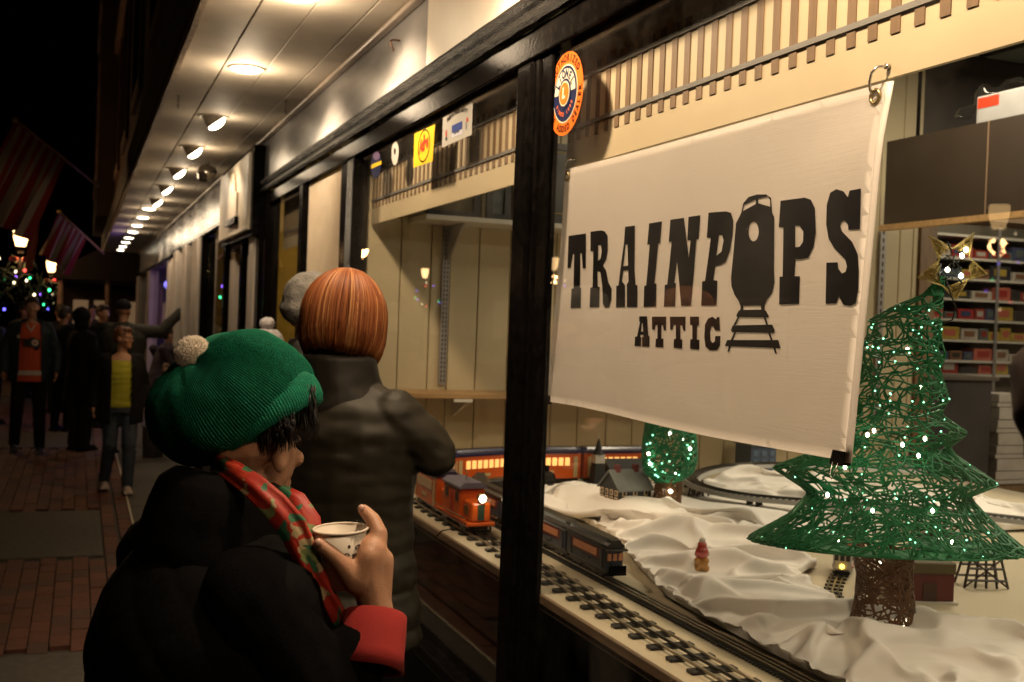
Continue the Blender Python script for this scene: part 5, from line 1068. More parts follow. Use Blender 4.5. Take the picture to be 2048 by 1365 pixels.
class Fig:
    def __init__(s, label, loc, ang, H, girth=1., head_yaw=0., head_tilt=0., group=None, **J):
        s.r = empty('person', loc, label, 'person', group, ang); s.k = H/1.75; s.g = girth; s.J = dict(JD); s.J.update(J); s.hy = head_yaw; s.ht = head_tilt
    def M(s): return Matrix.Scale(s.k, 4)
    def w2l(s, p): return ((Matrix.Translation(s.r.location) @ Matrix.Rotation(s.r.rotation_euler.z, 4, 'Z')).inverted() @ V(p))/s.k
    def HM(s): h = V(s.J['head']); p = V((0, -.01, 1.50)); return Matrix.Translation(p+h) @ Matrix.Rotation(s.hy, 4, 'Z') @ Matrix.Rotation(s.ht, 4, 'X') @ Matrix.Translation(-p)
    def torso(s, bm, z0, z1, grow=0., flare=0.):
        def at(z):
            for a, b in zip(TOR, TOR[1:]):
                if a[0] >= z >= b[0]: t = (a[0]-z)/(a[0]-b[0]); return [lin(a[i], b[i], t) for i in range(4)]
            return list(TOR[0] if z > TOR[0][0] else TOR[-1])
        rings = []; n = 12
        for i in range(n+1):
            z = lin(z1, z0, i/n); _, rx, ry, yc = at(z); g = s.g if z < 1.36 else lin(s.g, 1, min(1, (z-1.36)/.08)); f = flare*max(0, (1.1-z))
            ln = s.J['lean']*(z-.95)
            rings.append(ringp((0, yc+ln, z), V((rx*g+grow+f, 0, 0)), V((0, ry*g+grow+f, 0)), 20))
        return loft(bm, rings)
    def arm(s, bm, side, r0, r1, r2, stop=1.):
        a, b, c = (V(s.J[k+side]) for k in ('sh', 'el', 'wr')); cap(bm, a, r0, b, r1); cap(bm, b, r1, b+(c-b)*stop, r2); return bm
    def leg(s, bm, side, r0, r1, r2, stop=1.):
        a, b, c = (V(s.J[k+side]) for k in ('hi', 'kn', 'an')); cap(bm, a, r0, b, r1); cap(bm, b, r1, b+(c-b)*stop, r2); return bm
    def hand(s, bm, side, cone=True):
        b, c = V(s.J['el'+side]), V(s.J['wr'+side]); d = (c-b).normalized(); sx = 1 if side == 'R' else -1
        f = V((0, 1, 0)); f = (f-d*f.dot(d)); f = f.normalized() if f.length > .2 else V((0, 0, 1)); n = d.cross(f)*sx
        p = c+d*.05; cap(bm, c, .024, p, .026)
        for i, L_ in enumerate((.062, .072, .068, .052)):
            o = p+f*(.024-.016*i)+d*.012; m1 = o+d*L_*.55; m2 = o+d*L_-n*.022; cap(bm, o, .0105, m1, .0098, 8); cap(bm, m1, .0098, m2, .0085, 8)
        o = c+d*.025+f*.02; m1 = o+d*.035+f*.026; m2 = m1+d*.03+f*.006-n*.008; cap(bm, o, .013, m1, .0115, 8); cap(bm, m1, .0115, m2, .0095, 8)
    def headbm(s):
        bm = B(); ell(bm, (0, -.012, 1.660), (.074, .094, .092)); ell(bm, (0, .028, 1.612), (.062, .064, .085)); ell(bm, (0, .046, 1.558), (.043, .044, .036)); ell(bm, (0, .02, 1.575), (.056, .055, .045))
        cap(bm, (0, .090, 1.642), .009, (0, .106, 1.608), .0125, 8); ell(bm, (.011, .096, 1.603), .009, sub=1); ell(bm, (-.011, .096, 1.603), .009, sub=1)
        for sx in (-1, 1): ell(bm, (sx*.074, -.008, 1.617), (.010, .021, .032)); ell(bm, (sx*.030, .078, 1.652), (.022, .013, .009)); ell(bm, (sx*.036, .070, 1.602), (.022, .020, .018))
        ell(bm, (0, .088, 1.573), (.023, .009, .0055)); ell(bm, (0, .087, 1.563), (.020, .009, .006)); ell(bm, (0, .080, 1.537), (.018, .014, .014))
        bm.transform(s.HM()); return bm
    def body(s, vox=.009, hands=('L', 'R'), extra=None, m=None):
        bm = s.headbm(); h = V(s.J['head']); cap(bm, (0, -.012+s.J['lean']*.5, 1.44), .052, V((0, -.012, 1.56))+h, .050)
        s.torso(bm, .86, 1.47)
        for q in 'LR': s.arm(bm, q, .046, .036, .024); s.leg(bm, q, .078, .052, .036); a = V(s.J['an'+q]); cap(bm, a-V((0, 0, .04)), .03, a+V((0, .14, -.06)), .022)
        for q in hands: s.hand(bm, q)
        bm.transform(s.M())
        if extra: extra(bm)
        o = blob('body', bm, m or SKIN, s.r, vox, 2, world=False)
        EW = mat('eye_white', (.55, .5, .45), .2); EI = mat('eye_dark', (.015, .010, .008), .15)
        for sx in (-1, 1):
            bm = B(); ell(bm, (sx*.031, .081, 1.637), (.013, .008, .008)); bm.transform(s.HM()); bm.transform(s.M()); e = obj('eye', bm, EW, s.r, True, False)
            bm = B(); ell(bm, (sx*.031, .0875, 1.637), (.006, .004, .006)); bm.transform(s.HM()); bm.transform(s.M()); obj('iris', bm, EI, e, True, False)
        return o
    def cloth(s, name, bm, m, vox=.011, smooth=4, cut=None, solid=0., disp=None):
        bm.transform(s.M()); return blob(name, bm, m, s.r, vox, smooth, (lambda c: cut(c/s.k)) if cut else None, solid, (lambda c: disp(c/s.k)) if disp else None, world=False)
    def hair(s, m, kind='short', disp=.004):
        bm = B()
        if kind == 'short': ell(bm, (0, -.020, 1.680), (.082, .098, .084)); ell(bm, (0, -.055, 1.635), (.074, .058, .068)); ell(bm, (0, .045, 1.722), (.058, .045, .028))
        elif kind == 'long': ell(bm, (0, -.020, 1.680), (.090, .105, .088)); ell(bm, (0, -.06, 1.60), (.095, .065, .12)); cap(bm, (0, -.065, 1.58), .085, (0, -.085, 1.40), .06)
        elif kind == 'beanie': ell(bm, (0, -.018, 1.690), (.090, .108, .088)); ell(bm, (0, -.04, 1.655), (.089, .092, .060)); ell(bm, (0, .01, 1.675), (.086, .093, .045))
        elif kind == 'cap': ell(bm, (0, -.018, 1.685), (.086, .104, .078)); cap(bm, (0, .09, 1.690), .02, (0, .16, 1.68), .014)
        elif kind == 'hood': ell(bm, (0, -.035, 1.66), (.108, .115, .12)); ell(bm, (0, -.03, 1.56), (.10, .085, .10))
        bm.transform(s.HM()); return s.cloth({'short': 'hair', 'long': 'hair', 'beanie': 'knit_hat', 'cap': 'cap', 'hood': 'hood'}[kind], bm, m, .008, 3, disp=lambda c: disp*noise.noise(V((c.x*60, c.y*60, c.z*14))))
    def coat(s, m, z0=.78, grow=.028, sl=(.064, .054, .042), cut=None, name='jacket', flare=0., disp=None, vox=.011, top=1.455, stop=.97, arms='LR', collar=None, sm=4):
        bm = B(); s.torso(bm, z0, top, grow, flare)
        for q in arms: s.arm(bm, q, *sl, stop=stop)
        for q in 'LR': cap(bm, V((0, -.012+s.J['lean']*.45, top-.012)), .058+grow*.5, V(s.J['sh'+q])+V((0, s.J['lean']*.4, -.012)), .052+grow*.6)   # sloping shoulders
        if name == 'quilted_vest': ell(bm, (0, -.035, 1.27), (.222, .150, .215), sub=3)
        if collar:
            h = V(s.J['head'])*.5; tube(bm, [V((0, -.008+s.J['lean']*.5, 1.43)), V((0, -.014, 1.50+collar))+h], [.085, .072], 18)
        d = disp or (lambda c: .005*noise.noise(c*11)+.003*noise.noise(V((c.x*9, c.y*9, c.z*30))))
        return s.cloth(name, bm, m, vox, sm, cut, .004 if cut else 0., d)
    def trousers(s, m, r=(.098, .072, .060)):
        bm = B(); s.torso(bm, .84, 1.02, .006)
        for q in 'LR': s.leg(bm, q, *r, stop=1.0)
        return s.cloth('trousers', bm, m, .011, 4, disp=lambda c: .004*noise.noise(c*13)+.003*noise.noise(V((c.x*10, c.y*10, c.z*28))))
    def shoes(s, m):
        for q in 'LR':
            bm = B(); a = V(s.J['an'+q]); cap(bm, a+V((0, -.03, -.045)), .042, a+V((0, .14, -.052)), .036); bx(bm, (a.x-.045, a.y-.075, a.z-.088), (a.x+.045, a.y+.185, a.z-.06))
            bm.transform(s.M()); blob('shoe', bm, m, s.r, .008, 3, world=False)
def cm(n, c, r=.85, **k): return mat(n, c, r, **k)
def faceang(fx_, fy_): return math.atan2(-fx_, fy_)
BLKC = cm('black_cloth', (.006, .005, .005), .9, var=.3, vscale=10, spec=.25); NAVC = cm('navy_jacket_cloth', (.012, .022, .028), .6, spec=.3); JEAN = cm('blue_denim', (.035, .045, .065), .85, var=.25, vscale=30)
# man in the orange jersey
f = Fig('man in open dark jacket over orange hockey jersey walking towards the viewer', (-.525, 13.85, 0), faceang(.04, -1), 1.80, 1.12, elL=(-.27, -.02, 1.14), elR=(.27, -.02, 1.14), wrL=(-.27, .10, .92), wrR=(.27, .08, .92), knL=(-.11, .06, .50), anL=(-.12, .03, .085), knR=(.12, .05, .5), anR=(.14, -.12, .10))
f.body(); f.hair(cm('dark_brown_hair', (.03, .018, .010), .6), 'short', .006)
OJ = cm('orange_jersey_cloth', (.55, .075, .02), .8)
bm = B(); f.torso(bm, .80, 1.45, .014); f.cloth('jersey', bm, OJ, .011, 3, disp=lambda c: .004*noise.noise(c*10))
f.coat(NAVC, .80, .034, (.072, .062, .050), cut=lambda c: c.y > .03 and abs(c.x) < .105+.03*(1.4-c.z) and c.z > .6)
f.trousers(BLKC); f.shoes(cm('dark_shoes', (.02, .02, .025), .6))
def front(fig, poly, z0, m, name, grow=.022, holes=()):
    """flat print on the chest, wrapped round the torso"""
    bm = poly_fill('p', [poly]+list(holes))
    for i in range(-6, 7): bmesh.ops.bisect_plane(bm, geom=bm.verts[:]+bm.edges[:]+bm.faces[:], plane_co=V((i*.025, 0, 0)), plane_no=V((1, 0, 0)))
    def fn(c):
        z = c.y; ry = .118*fig.g+grow; rx = .175*fig.g+grow
        return V((c.x, ry*math.sqrt(max(.05, 1-(c.x/rx)**2))+.004, z))
    mapv(bm, fn); bm.transform(fig.M()); return obj(name, bm, m, fig.r, False, False)
BLKI = cm('jersey_black', (.008, .008, .008), .7); WHTI = cm('jersey_white', (.55, .5, .44), .8)
front(f, [(-.125, .925), (.125, .925), (.125, .875), (-.125, .875)], 0, WHTI, 'white_hem_band', .020)
front(f, [(-.10, 1.20), (-.09, 1.27), (-.02, 1.30), (.04, 1.275), (.10, 1.285), (.105, 1.265), (.05, 1.25), (.10, 1.245), (.10, 1.228), (.045, 1.225), (.09, 1.21), (.08, 1.195), (.02, 1.19), (-.03, 1.185), (-.05, 1.15), (-.08, 1.155)], 0, BLKI, 'emblem', .024)
front(f, [(-.045+.036*math.cos(a*.42), 1.237+.036*math.sin(a*.42)) for a in range(15)], 0, WHTI, 'emblem_ring', .027)
front(f, [(-.045+.016*math.cos(a*.42), 1.237+.016*math.sin(a*.42)) for a in range(15)], 0, OJ, 'emblem_dot', .030)
front(f, [(.125+.017*math.cos(a*.7), 1.305+.020*math.sin(a*.7)) for a in range(9)], 0, WHTI, 'jacket_badge', .052)
front(f, [(-.05, 1.435), (0, 1.355), (.05, 1.435), (.036, 1.44), (0, 1.385), (-.036, 1.44)], 0, WHTI, 'collar_trim', .018)
# woman in the yellow top
f = Fig('woman with glasses in yellow green top, dark open jacket and jeans walking forward', (.37, 10.78, 0), faceang(.05, -1), 1.53, 1.12, head_yaw=math.radians(52), elL=(-.25, -.06, 1.14), wrL=(-.25, .03, .92), elR=(.25, -.06, 1.14), wrR=(.27, .0, .92), knL=(-.09, .10, .52), anL=(-.08, .10, .10), knR=(.10, .03, .50), anR=(.13, -.16, .12))
f.body(); f.hair(cm('auburn_short_hair', (.14, .052, .022), .5, var=.4, vscale=30, stretch=(1, 1, .2)), 'short', .008)
bm = B(); f.torso(bm, .90, 1.40, .012); f.cloth('top', bm, cm('yellow_green_knit', (.36, .34, .018), .8, var=.06), .010, 3, disp=lambda c: .005*noise.noise(V((c.x*6, c.y*6, c.z*26))))
f.coat(BLKC, .74, .03, (.066, .056, .046), cut=lambda c: c.y > .0 and abs(c.x-.01) < .098 and c.z > .6)
f.trousers(JEAN); f.shoes(cm('pale_trainers', (.42, .33, .28), .6))
GLS = mat('dark_spectacle_frame', (.02, .012, .01), .3)
bm = B()
for sx in (-1, 1): torus(bm, (sx*.031, .100, 1.637), (1, 0, 0), (0, 0, 1), .021, .0024, 18, 5); tube(bm, [(sx*.052, .098, 1.642), (sx*.078, .06, 1.645), (sx*.080, -.01, 1.64)], .0022, 5)
tube(bm, [(-.010, .103, 1.640), (.010, .103, 1.640)], .0022, 5); bm.transform(f.HM()); bm.transform(f.M()); o = obj('spectacles', bm, GLS, f.r, True, False); o['kind'] = 'stuff'
# figure with back turned
f = Fig('person in long dark hooded coat standing side on behind the woman in yellow', (.04, 14.05, 0), faceang(.8, .55), 1.68, 1.05)
f.body(.012); f.hair(BLKC, 'hood'); f.coat(BLKC, .62, .036, (.07, .06, .05), flare=.03); f.trousers(cm('charcoal_trousers', (.02, .017, .016)), (.10, .085, .08)); f.shoes(BLKC)
# big man pointing at the window
f = Fig('large man in dark coat and cap reaching one arm to the shop window', (.47, 13.6, 0), faceang(.35, .93), 1.80, 1.25, elR=(.38, .12, 1.40), wrR=(.58, .22, 1.64))
f.body(.011); f.hair(BLKC, 'cap'); f.coat(cm('dark_olive_coat', (.022, .020, .013)), .70, .045, (.085, .072, .055)); f.trousers(BLKC, (.11, .085, .075)); f.shoes(BLKC)
# people huddled by the far window
f = Fig('stooping adult in dark jacket peering into the far shop window', (.93, 14.6, 0), faceang(.9, .3), 1.50, 1.1, lean=.35, head=(0, .16, -.02), elR=(.22, .15, 1.15), wrR=(.18, .30, 1.05), elL=(-.22, .15, 1.15), wrL=(-.18, .3, 1.05))
f.body(.012); f.hair(cm('dark_brown_hair', (.03, .018, .010)), 'short'); f.coat(cm('plum_black_jacket', (.022, .010, .016)), .72, .035); f.trousers(BLKC); f.shoes(BLKC)
f = Fig('small brown haired child in dark coat by the far window', (.99, 14.0, 0), faceang(-.2, -.9), 1.05, 1.15, elR=(.20, .10, 1.15), wrR=(.15, .25, 1.05), elL=(-.2, .1, 1.15), wrL=(-.15, .25, 1.05))
f.body(.009); f.hair(cm('brown_child_hair', (.10, .05, .025)), 'long'); f.coat(BLKC, .70, .035, (.07, .06, .052)); f.trousers(BLKC); f.shoes(BLKC)
# further silhouettes in the crowd
for i, (x, y, hh, m_, lab) in enumerate(((-.30, 19.0, 1.72, BLKC, 'dark clad passer by behind the man in the orange jersey'), (.20, 21.0, 1.75, cm('brown_coat', (.05, .03, .02)), 'distant passer by in brown coat near the porch'), (.75, 22.5, 1.68, NAVC, 'distant passer by in navy coat by the far shop'), (-.95, 22.0, 1.70, cm('brown_coat', (.05, .03, .02)), 'distant passer by at the far left edge'), (-.20, 16.2, 1.70, BLKC, 'dark figure just right of the man in the orange jersey'), (.30, 16.8, 1.74, BLKC, 'dark figure between the hooded coat and the large man'), (-1.15, 17.2, 1.66, NAVC, 'dark figure left of the man in the orange jersey'))):
    f = Fig(lab, (x, y, 0), faceang(.2*(i-1), -1 if i % 2 else 1), hh); f.body(.014); f.hair(cm('dark_brown_hair', (.03, .018, .010)), 'short'); f.coat(m_, .75, .03); f.trousers(BLKC); f.shoes(BLKC)
bn_ = empty('litter_bin', (.82, 13.3, 0), 'low grey cylindrical bin standing on the shop strip', 'bin')
bm = B(); tube(bm, [(.82, 13.3, 0), (.82, 13.3, .34), (.82, 13.3, .36), (.82, 13.3, .375)], [.11, .12, .13, .12], 18); obj('drum', bm, cm('grey_bin', (.10, .09, .085), .6), bn_, True); bm = B(); cyl(bm, (.82, 13.3, .376), (.82, 13.3, .40), .10, .04, 18); obj('lid', bm, BLK, bn_, True)
# man in grey beanie and child in pale bobble hat in front of the shop
p_ = ay(632, 620, 3.62); f = Fig('man in grey knitted beanie standing behind the red haired woman', (p_.x, 3.64, 0), faceang(.7, .7), 1.82, 1.05)
f.body(.012); f.hair(cm('grey_knit', (.15, .14, .125), .95, var=.2, vscale=60, bump=.5, bscale=120), 'beanie'); f.coat(cm('grey_hooded_jacket', (.055, .05, .045), .8, var=.25, vscale=25), .72, .035, collar=.06); f.trousers(BLKC); f.shoes(BLKC)
p_ = ay(540, 655, 6.2); f = Fig('child in pale grey bobble hat beside the corrugated panel', (p_.x, 6.2, 0), faceang(.9, .4), 1.60, 1.0)
f.body(.012); PG = cm('pale_grey_knit', (.42, .39, .39), .95, var=.1, vscale=50, bump=.6, bscale=100); f.hair(PG, 'beanie', .006)
bm = B(); ell(bm, (0, -.02, 1.80), (.048, .048, .042)); bm.transform(f.HM()); f.cloth('bobble', bm, PG, .007, 2, disp=lambda c: .006*noise.noise(c*90))
f.coat(cm('pale_jacket', (.30, .28, .28), .8), .72, .035, collar=.05); f.trousers(BLKC); f.shoes(BLKC)
# ------------------------------------------------------------------ red haired woman in the quilted coat
hp = ad(690, 618, 3.02); FA = faceang(.68, .73)
f = Fig('woman with smooth copper bob and dark olive quilted coat seen from behind', (hp.x, hp.y-.01, 0), FA, 1.815, 1.10, head_yaw=0., head_tilt=math.radians(-8))
f.J.update(shR=(.160, -.008, 1.385), shL=(-.160, -.008, 1.385), elR=tuple(f.w2l(ay(868, 905, 2.83))), elL=(-.25, .05, 1.14), wrL=(-.05, .30, 1.18))
f.J['wrR'] = tuple(V(f.J['elR'])+V((-.20, .16, .02)))
f.body(.008)
OLV = cm('olive_quilted_nylon', (.020, .0165, .010), .6, var=.25, vscale=9, spec=.25)
def quilt(c):
    w = .006*noise.noise(V((c.x*7, c.y*7, c.z*22)))+.004*noise.noise(V((c.x*14, c.y*14, c.z*40)))
    if c.z < 1.04: q = abs(math.sin(PI*(c.z-1.04)/.098)); w += .011*(q**.5)-.005
    else: q = abs(math.sin(PI*(c.z-1.04)/.13+noise.noise(c*5)*.25)); w += .003*(q**.5)
    return w
f.coat(OLV, .80, .024, (.072, .060, .046), flare=.08, disp=quilt, vox=.007, collar=.01, name='quilted_coat')
f.trousers(BLKC); f.shoes(BLKC)
bm = B(); tube(bm, [V((.0, -.012, 1.42)), V((0, -.022, 1.465)), V((0, -.028, 1.515)), V((0, -.028, 1.54))], [.125, .110, .102, .100], 24); f.cloth('collar', bm, cm('dark_collar', (.016, .013, .009), .6), .008, 3, disp=lambda c: .005*noise.noise(c*22))
# bob of separate locks over a smooth cap
def hair_ramp(name, cols, sc=(40, 40, 1.2)):
    m = mat(name, cols[0], .6, stretch=sc, col2=cols[1], vscale=1.6, detail=5, bump=.15, bscale=3, spec=.2); return m
COP = hair_ramp('copper_hair', ((.15, .035, .009), (.40, .135, .04)), (30, 30, 3))
bm = B(); ell(bm, (0, -.018, 1.660), (.088, .102, .088)); ell(bm, (0, -.035, 1.61), (.094, .092, .075)); bm.transform(f.HM()); f.cloth('hair_cap', bm, cm('auburn_under_hair', (.10, .024, .007), .7), .007, 4)
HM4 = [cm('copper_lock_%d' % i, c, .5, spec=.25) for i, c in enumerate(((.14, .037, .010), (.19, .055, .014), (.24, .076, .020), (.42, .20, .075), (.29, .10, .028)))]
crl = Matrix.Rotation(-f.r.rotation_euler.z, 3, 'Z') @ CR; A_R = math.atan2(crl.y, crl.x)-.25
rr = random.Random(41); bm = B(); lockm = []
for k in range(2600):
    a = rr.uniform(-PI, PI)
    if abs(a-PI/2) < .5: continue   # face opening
    band = noise.noise(V((math.cos(a)*2.0, math.sin(a)*2.0, 1.3)))*.5+rr.gauss(0, .30)+.30*math.exp(-((a-A_R)/.40)**2); mi = 0 if band < -.30 else 1 if band < -.06 else 2 if band < .16 else 4 if band < .34 else 3  # locks on the viewer's right lean golden: a highlight painted into their colour
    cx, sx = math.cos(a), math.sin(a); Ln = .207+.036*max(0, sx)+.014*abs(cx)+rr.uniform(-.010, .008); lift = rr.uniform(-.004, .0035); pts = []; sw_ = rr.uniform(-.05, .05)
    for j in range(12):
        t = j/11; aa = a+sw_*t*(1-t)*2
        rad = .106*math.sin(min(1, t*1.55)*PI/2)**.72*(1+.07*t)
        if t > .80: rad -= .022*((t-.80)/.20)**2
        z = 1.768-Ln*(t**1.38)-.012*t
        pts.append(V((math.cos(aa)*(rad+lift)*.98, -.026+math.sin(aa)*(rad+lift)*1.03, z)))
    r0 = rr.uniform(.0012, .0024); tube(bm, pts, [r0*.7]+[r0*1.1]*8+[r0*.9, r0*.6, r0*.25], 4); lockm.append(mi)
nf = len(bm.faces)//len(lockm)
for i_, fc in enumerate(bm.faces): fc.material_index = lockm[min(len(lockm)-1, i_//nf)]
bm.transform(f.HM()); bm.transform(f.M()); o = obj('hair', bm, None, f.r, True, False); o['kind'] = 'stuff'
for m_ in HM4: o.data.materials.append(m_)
# ------------------------------------------------------------------ long dark haired person at the right edge
hp = ad(2330, 775, .98)+CR*.56; f = Fig('person with dark brown hair leaning in at the extreme right edge of the view', (hp.x, hp.y, .0), faceang(.93, -.37), 1.84, 1.0)
f.body(.012); f.hair(cm('deep_brown_hair', (.014, .007, .005), .7, spec=.1, var=.4, vscale=20, stretch=(3, 3, .3)), 'short', .003); f.coat(BLKC, .72, .03); f.trousers(BLKC); f.shoes(BLKC)
f.r.matrix_world = Matrix.Translation(f.r.location) @ Matrix.Rotation(math.radians(-19), 4, V((CF.x, CF.y, 0)).normalized()) @ Matrix.Rotation(f.r.rotation_euler.z, 4, 'Z')
# ------------------------------------------------------------------ woman in the green beret
hc = ad(524, 872, 1.78); FX, FY = .94, .34; FWD = V((FX, FY, 0)).normalized(); RGT = V((FWD.y, -FWD.x, 0))
loc = hc-FWD*.085; f = Fig('woman in green knitted beret, black quilted vest and festive scarf holding a cup', (loc.x, loc.y, 0), faceang(FX, FY), 1.60, 1.18, head=(0, .075, .0), lean=.10, head_yaw=math.radians(20))
f.J.update(elR=tuple(f.w2l(ad(655, 1440, 1.60))), wrR=tuple(f.w2l(ad(752, 1232, 1.66))), elL=(-.22, .08, 1.10), wrL=(-.14, .28, 1.06))
MW = (Matrix.Translation(f.r.location) @ Matrix.Rotation(f.r.rotation_euler.z, 4, 'Z')).inverted()
def hand_bits(bm):
    h = B(); D = 1.66
    def q(x, y, d=0.): return ad(x, y, D+d)
    # wrist, back of the hand, knuckle row
    cap(h, q(758, 1250), .026, q(748, 1200), .0265); cap(h, q(748, 1200), .0265, q(735, 1150), .029); cap(h, q(735, 1150), .029, q(742, 1105), .026); cap(h, q(722, 1165, -.012), .021, q(738, 1112, -.012), .019); cap(h, q(760, 1195), .018, q(766, 1120, .005), .017)
    for kx, ky in ((740, 1106), (753, 1116)): ell(h, q(kx, ky, -.010), .0085); cap(h, q(kx, ky+6, -.014), .0045, q(744+(kx-755)*.3, 1185, -.019), .004, 6)   # knuckles and tendons
    # thumb: leaves the side of the palm, lies on the near face of the cup
    cap(h, q(715, 1165, -.012), .021, q(684, 1128, -.022), .0165); cap(h, q(684, 1128, -.022), .0155, q(662, 1107, -.030), .0125); cap(h, q(662, 1107, -.030), .0125, q(640, 1090, -.032), .0105)
    # index up the far side of the rim
    cap(h, q(750, 1108, .002), .0175, q(757, 1068, .010), .0145); cap(h, q(757, 1068, .010), .0140, q(746, 1040, .020), .0118); cap(h, q(746, 1040, .020), .0115, q(728, 1021, .028), .0095)
    # middle, ring and little fingers curl round behind the cup
    for i, (y, s_) in enumerate(((1118, 1.), (1143, .97), (1166, .88))):
        cap(h, q(760, y, .008), .0165*s_, q(758, y-6, .045), .0135*s_); cap(h, q(758, y-6, .045), .0130*s_, q(728, y-8, .082), .0115*s_); cap(h, q(728, y-8, .082), .0112*s_, q(695-8*i, y-5, .092), .0095*s_)
    h.transform(MW); join(bm, h)
f.body(.0038, hands=('L',), extra=hand_bits)
NAIL = mat('finger_nail', (.55, .32, .24), .25)
for (x, y, d, dx, dy) in ((637, 1086, -.043, -1, -.7), (723, 1017, .020, -.8, -.9)):
    bm = B(); ell(bm, ad(x, y, 1.66+d), (.0062, .0048, .0062)); objr('fingernail', bm, NAIL, f.r)
VST = cm('black_quilted_vest', (.0028, .0023, .0021), .85, var=.3, vscale=14, spec=.1, bump=.15, bscale=60)
def vq(c):
    a = math.atan2(c.x, -c.y)
    return .006*noise.noise(c*9)+.005*(abs(math.sin(PI*(c.z*9+a*1.5)))**.4)*(abs(math.sin(PI*(c.z*9-a*1.5)))**.4)
f.coat(VST, .70, .050, (.080, .070, .060), disp=vq, vox=.007, arms='', name='quilted_vest', top=1.46, sm=22)
bm = B(); f.arm(bm, 'R', .084, .068, .054, stop=.66); f.arm(bm, 'L', .085, .07, .056, stop=.9); f.torso(bm, 1.1, 1.44, .035)
f.cloth('sleeves', bm, cm('black_fleece', (.0024, .002, .002), .95, bump=.3, bscale=320, spec=.06), .007, 4, disp=lambda c: .006*noise.noise(c*10)+.004*noise.noise(c*24))
bm = B(); tube(bm, [V((0, .0, 1.41)), V((0, .008, 1.45)), V((0, .020, 1.50)), V((0, .034, 1.55)), V((0, .040, 1.575))], [.125, .132, .128, .122, .100], 26); f.cloth('collar', bm, VST, .007, 4, cut=lambda c: c.y > .10 and c.z > 1.38, solid=.0, disp=lambda c: .008*noise.noise(c*12))
# red cuff, open end round the wrist
a_, b_ = ad(752, 1226, 1.66), ad(735, 1330, 1.62); d_ = (b_-a_).normalized(); u_, w_ = frame(d_); bm = B(); rr_ = [(0, .040), (.004, .043), (.03, .045), (.06, .048), (.085, .050), (.085, .044), (.03, .039), (.002, .036)]
loft(bm, [[p+V((noise.noise(p*25)*.004, noise.noise(p*27+V((3, 0, 0)))*.004, 0)) for p in ringp(a_+d_*t, u_*r_*1.12, w_*r_*.9, 28)] for t, r_ in rr_], cap=False); bmesh.ops.recalc_face_normals(bm, faces=bm.faces[:])
objr('red_cuff', bm, cm('red_fleece', (.24, .009, .007), .9, bump=.12, bscale=500, var=.12), f.r)
# scarf: folded strips
def scarf_mat():
    m = bpy.data.materials.new('festive_scarf'); m.use_nodes = True; nt = m.node_tree; b = nt.nodes['Principled BSDF']; b.inputs['Roughness'].default_value = .55
    tc = nt.nodes.new('ShaderNodeTexCoord'); vo = nt.nodes.new('ShaderNodeTexVoronoi'); vo.inputs['Scale'].default_value = 62; nz = nt.nodes.new('ShaderNodeTexNoise'); nz.inputs['Scale'].default_value = 25
    mx = nt.nodes.new('ShaderNodeMix'); mx.data_type = 'VECTOR'; mx.inputs[0].default_value = .06; nt.links.new(tc.outputs['Object'], mx.inputs[4]); nt.links.new(nz.outputs['Color'], mx.inputs[5]); nt.links.new(tc.outputs['Object'], nz.inputs['Vector']); nt.links.new(mx.outputs[1], vo.inputs['Vector'])
    sp = nt.nodes.new('ShaderNodeSeparateColor'); nt.links.new(vo.outputs['Color'], sp.inputs[0]); cr = nt.nodes.new('ShaderNodeValToRGB'); cr.color_ramp.interpolation = 'CONSTANT'; e = cr.color_ramp.elements
    e[0].position = 0; e[0].color = (.34, .018, .008, 1); e[1].position = .52; e[1].color = (.03, .13, .06, 1)
    for p, c in ((.70, (.36, .030, .010, 1)), (.80, (.18, .22, .08, 1)), (.88, (.40, .30, .16, 1)), (.93, (.38, .022, .008, 1))): q = e.new(p); q.color = c
    nt.links.new(sp.outputs[0], cr.inputs[0]); nt.links.new(cr.outputs[0], b.inputs['Base Color']); MATS['festive_scarf'] = m; return m
SCF = scarf_mat()
def strip(path, wid, name):
    rings = []
    for i, (x, y, D) in enumerate(path):
        p = ad(x, y, D); q = ad(*path[min(i+1, len(path)-1)]); o_ = ad(*path[max(i-1, 0)]); d = (q-o_).normalized(); n = (CAM-p).normalized(); s_ = d.cross(n).normalized(); n = s_.cross(d); w = wid[i]; r_ = []
        for k in range(24):
            a = 2*PI*k/24; fold = 1+.42*math.sin(4*a+i*.7)+.22*math.sin(7*a-i*1.1); r_.append(p+s_*w*math.cos(a)+n*w*.42*math.sin(a)*fold)
        rings.append(r_)
    bm = B(); loft(bm, rings); bm.normal_update()
    return objr(name, bm, SCF, f.r)
strip([(432, 925, 1.70), (468, 945, 1.66), (510, 975, 1.625), (550, 1012, 1.615), (585, 1055, 1.62), (608, 1105, 1.63), (632, 1160, 1.64), (662, 1212, 1.65), (690, 1255, 1.66)], [.015, .017, .019, .021, .022, .020, .018, .016, .013], 'scarf')
strip([(560, 985, 1.72), (590, 1005, 1.70), (615, 1045, 1.69), (622, 1090, 1.68), (632, 1140, 1.68)], [.014, .019, .021, .018, .012], 'scarf_fold')
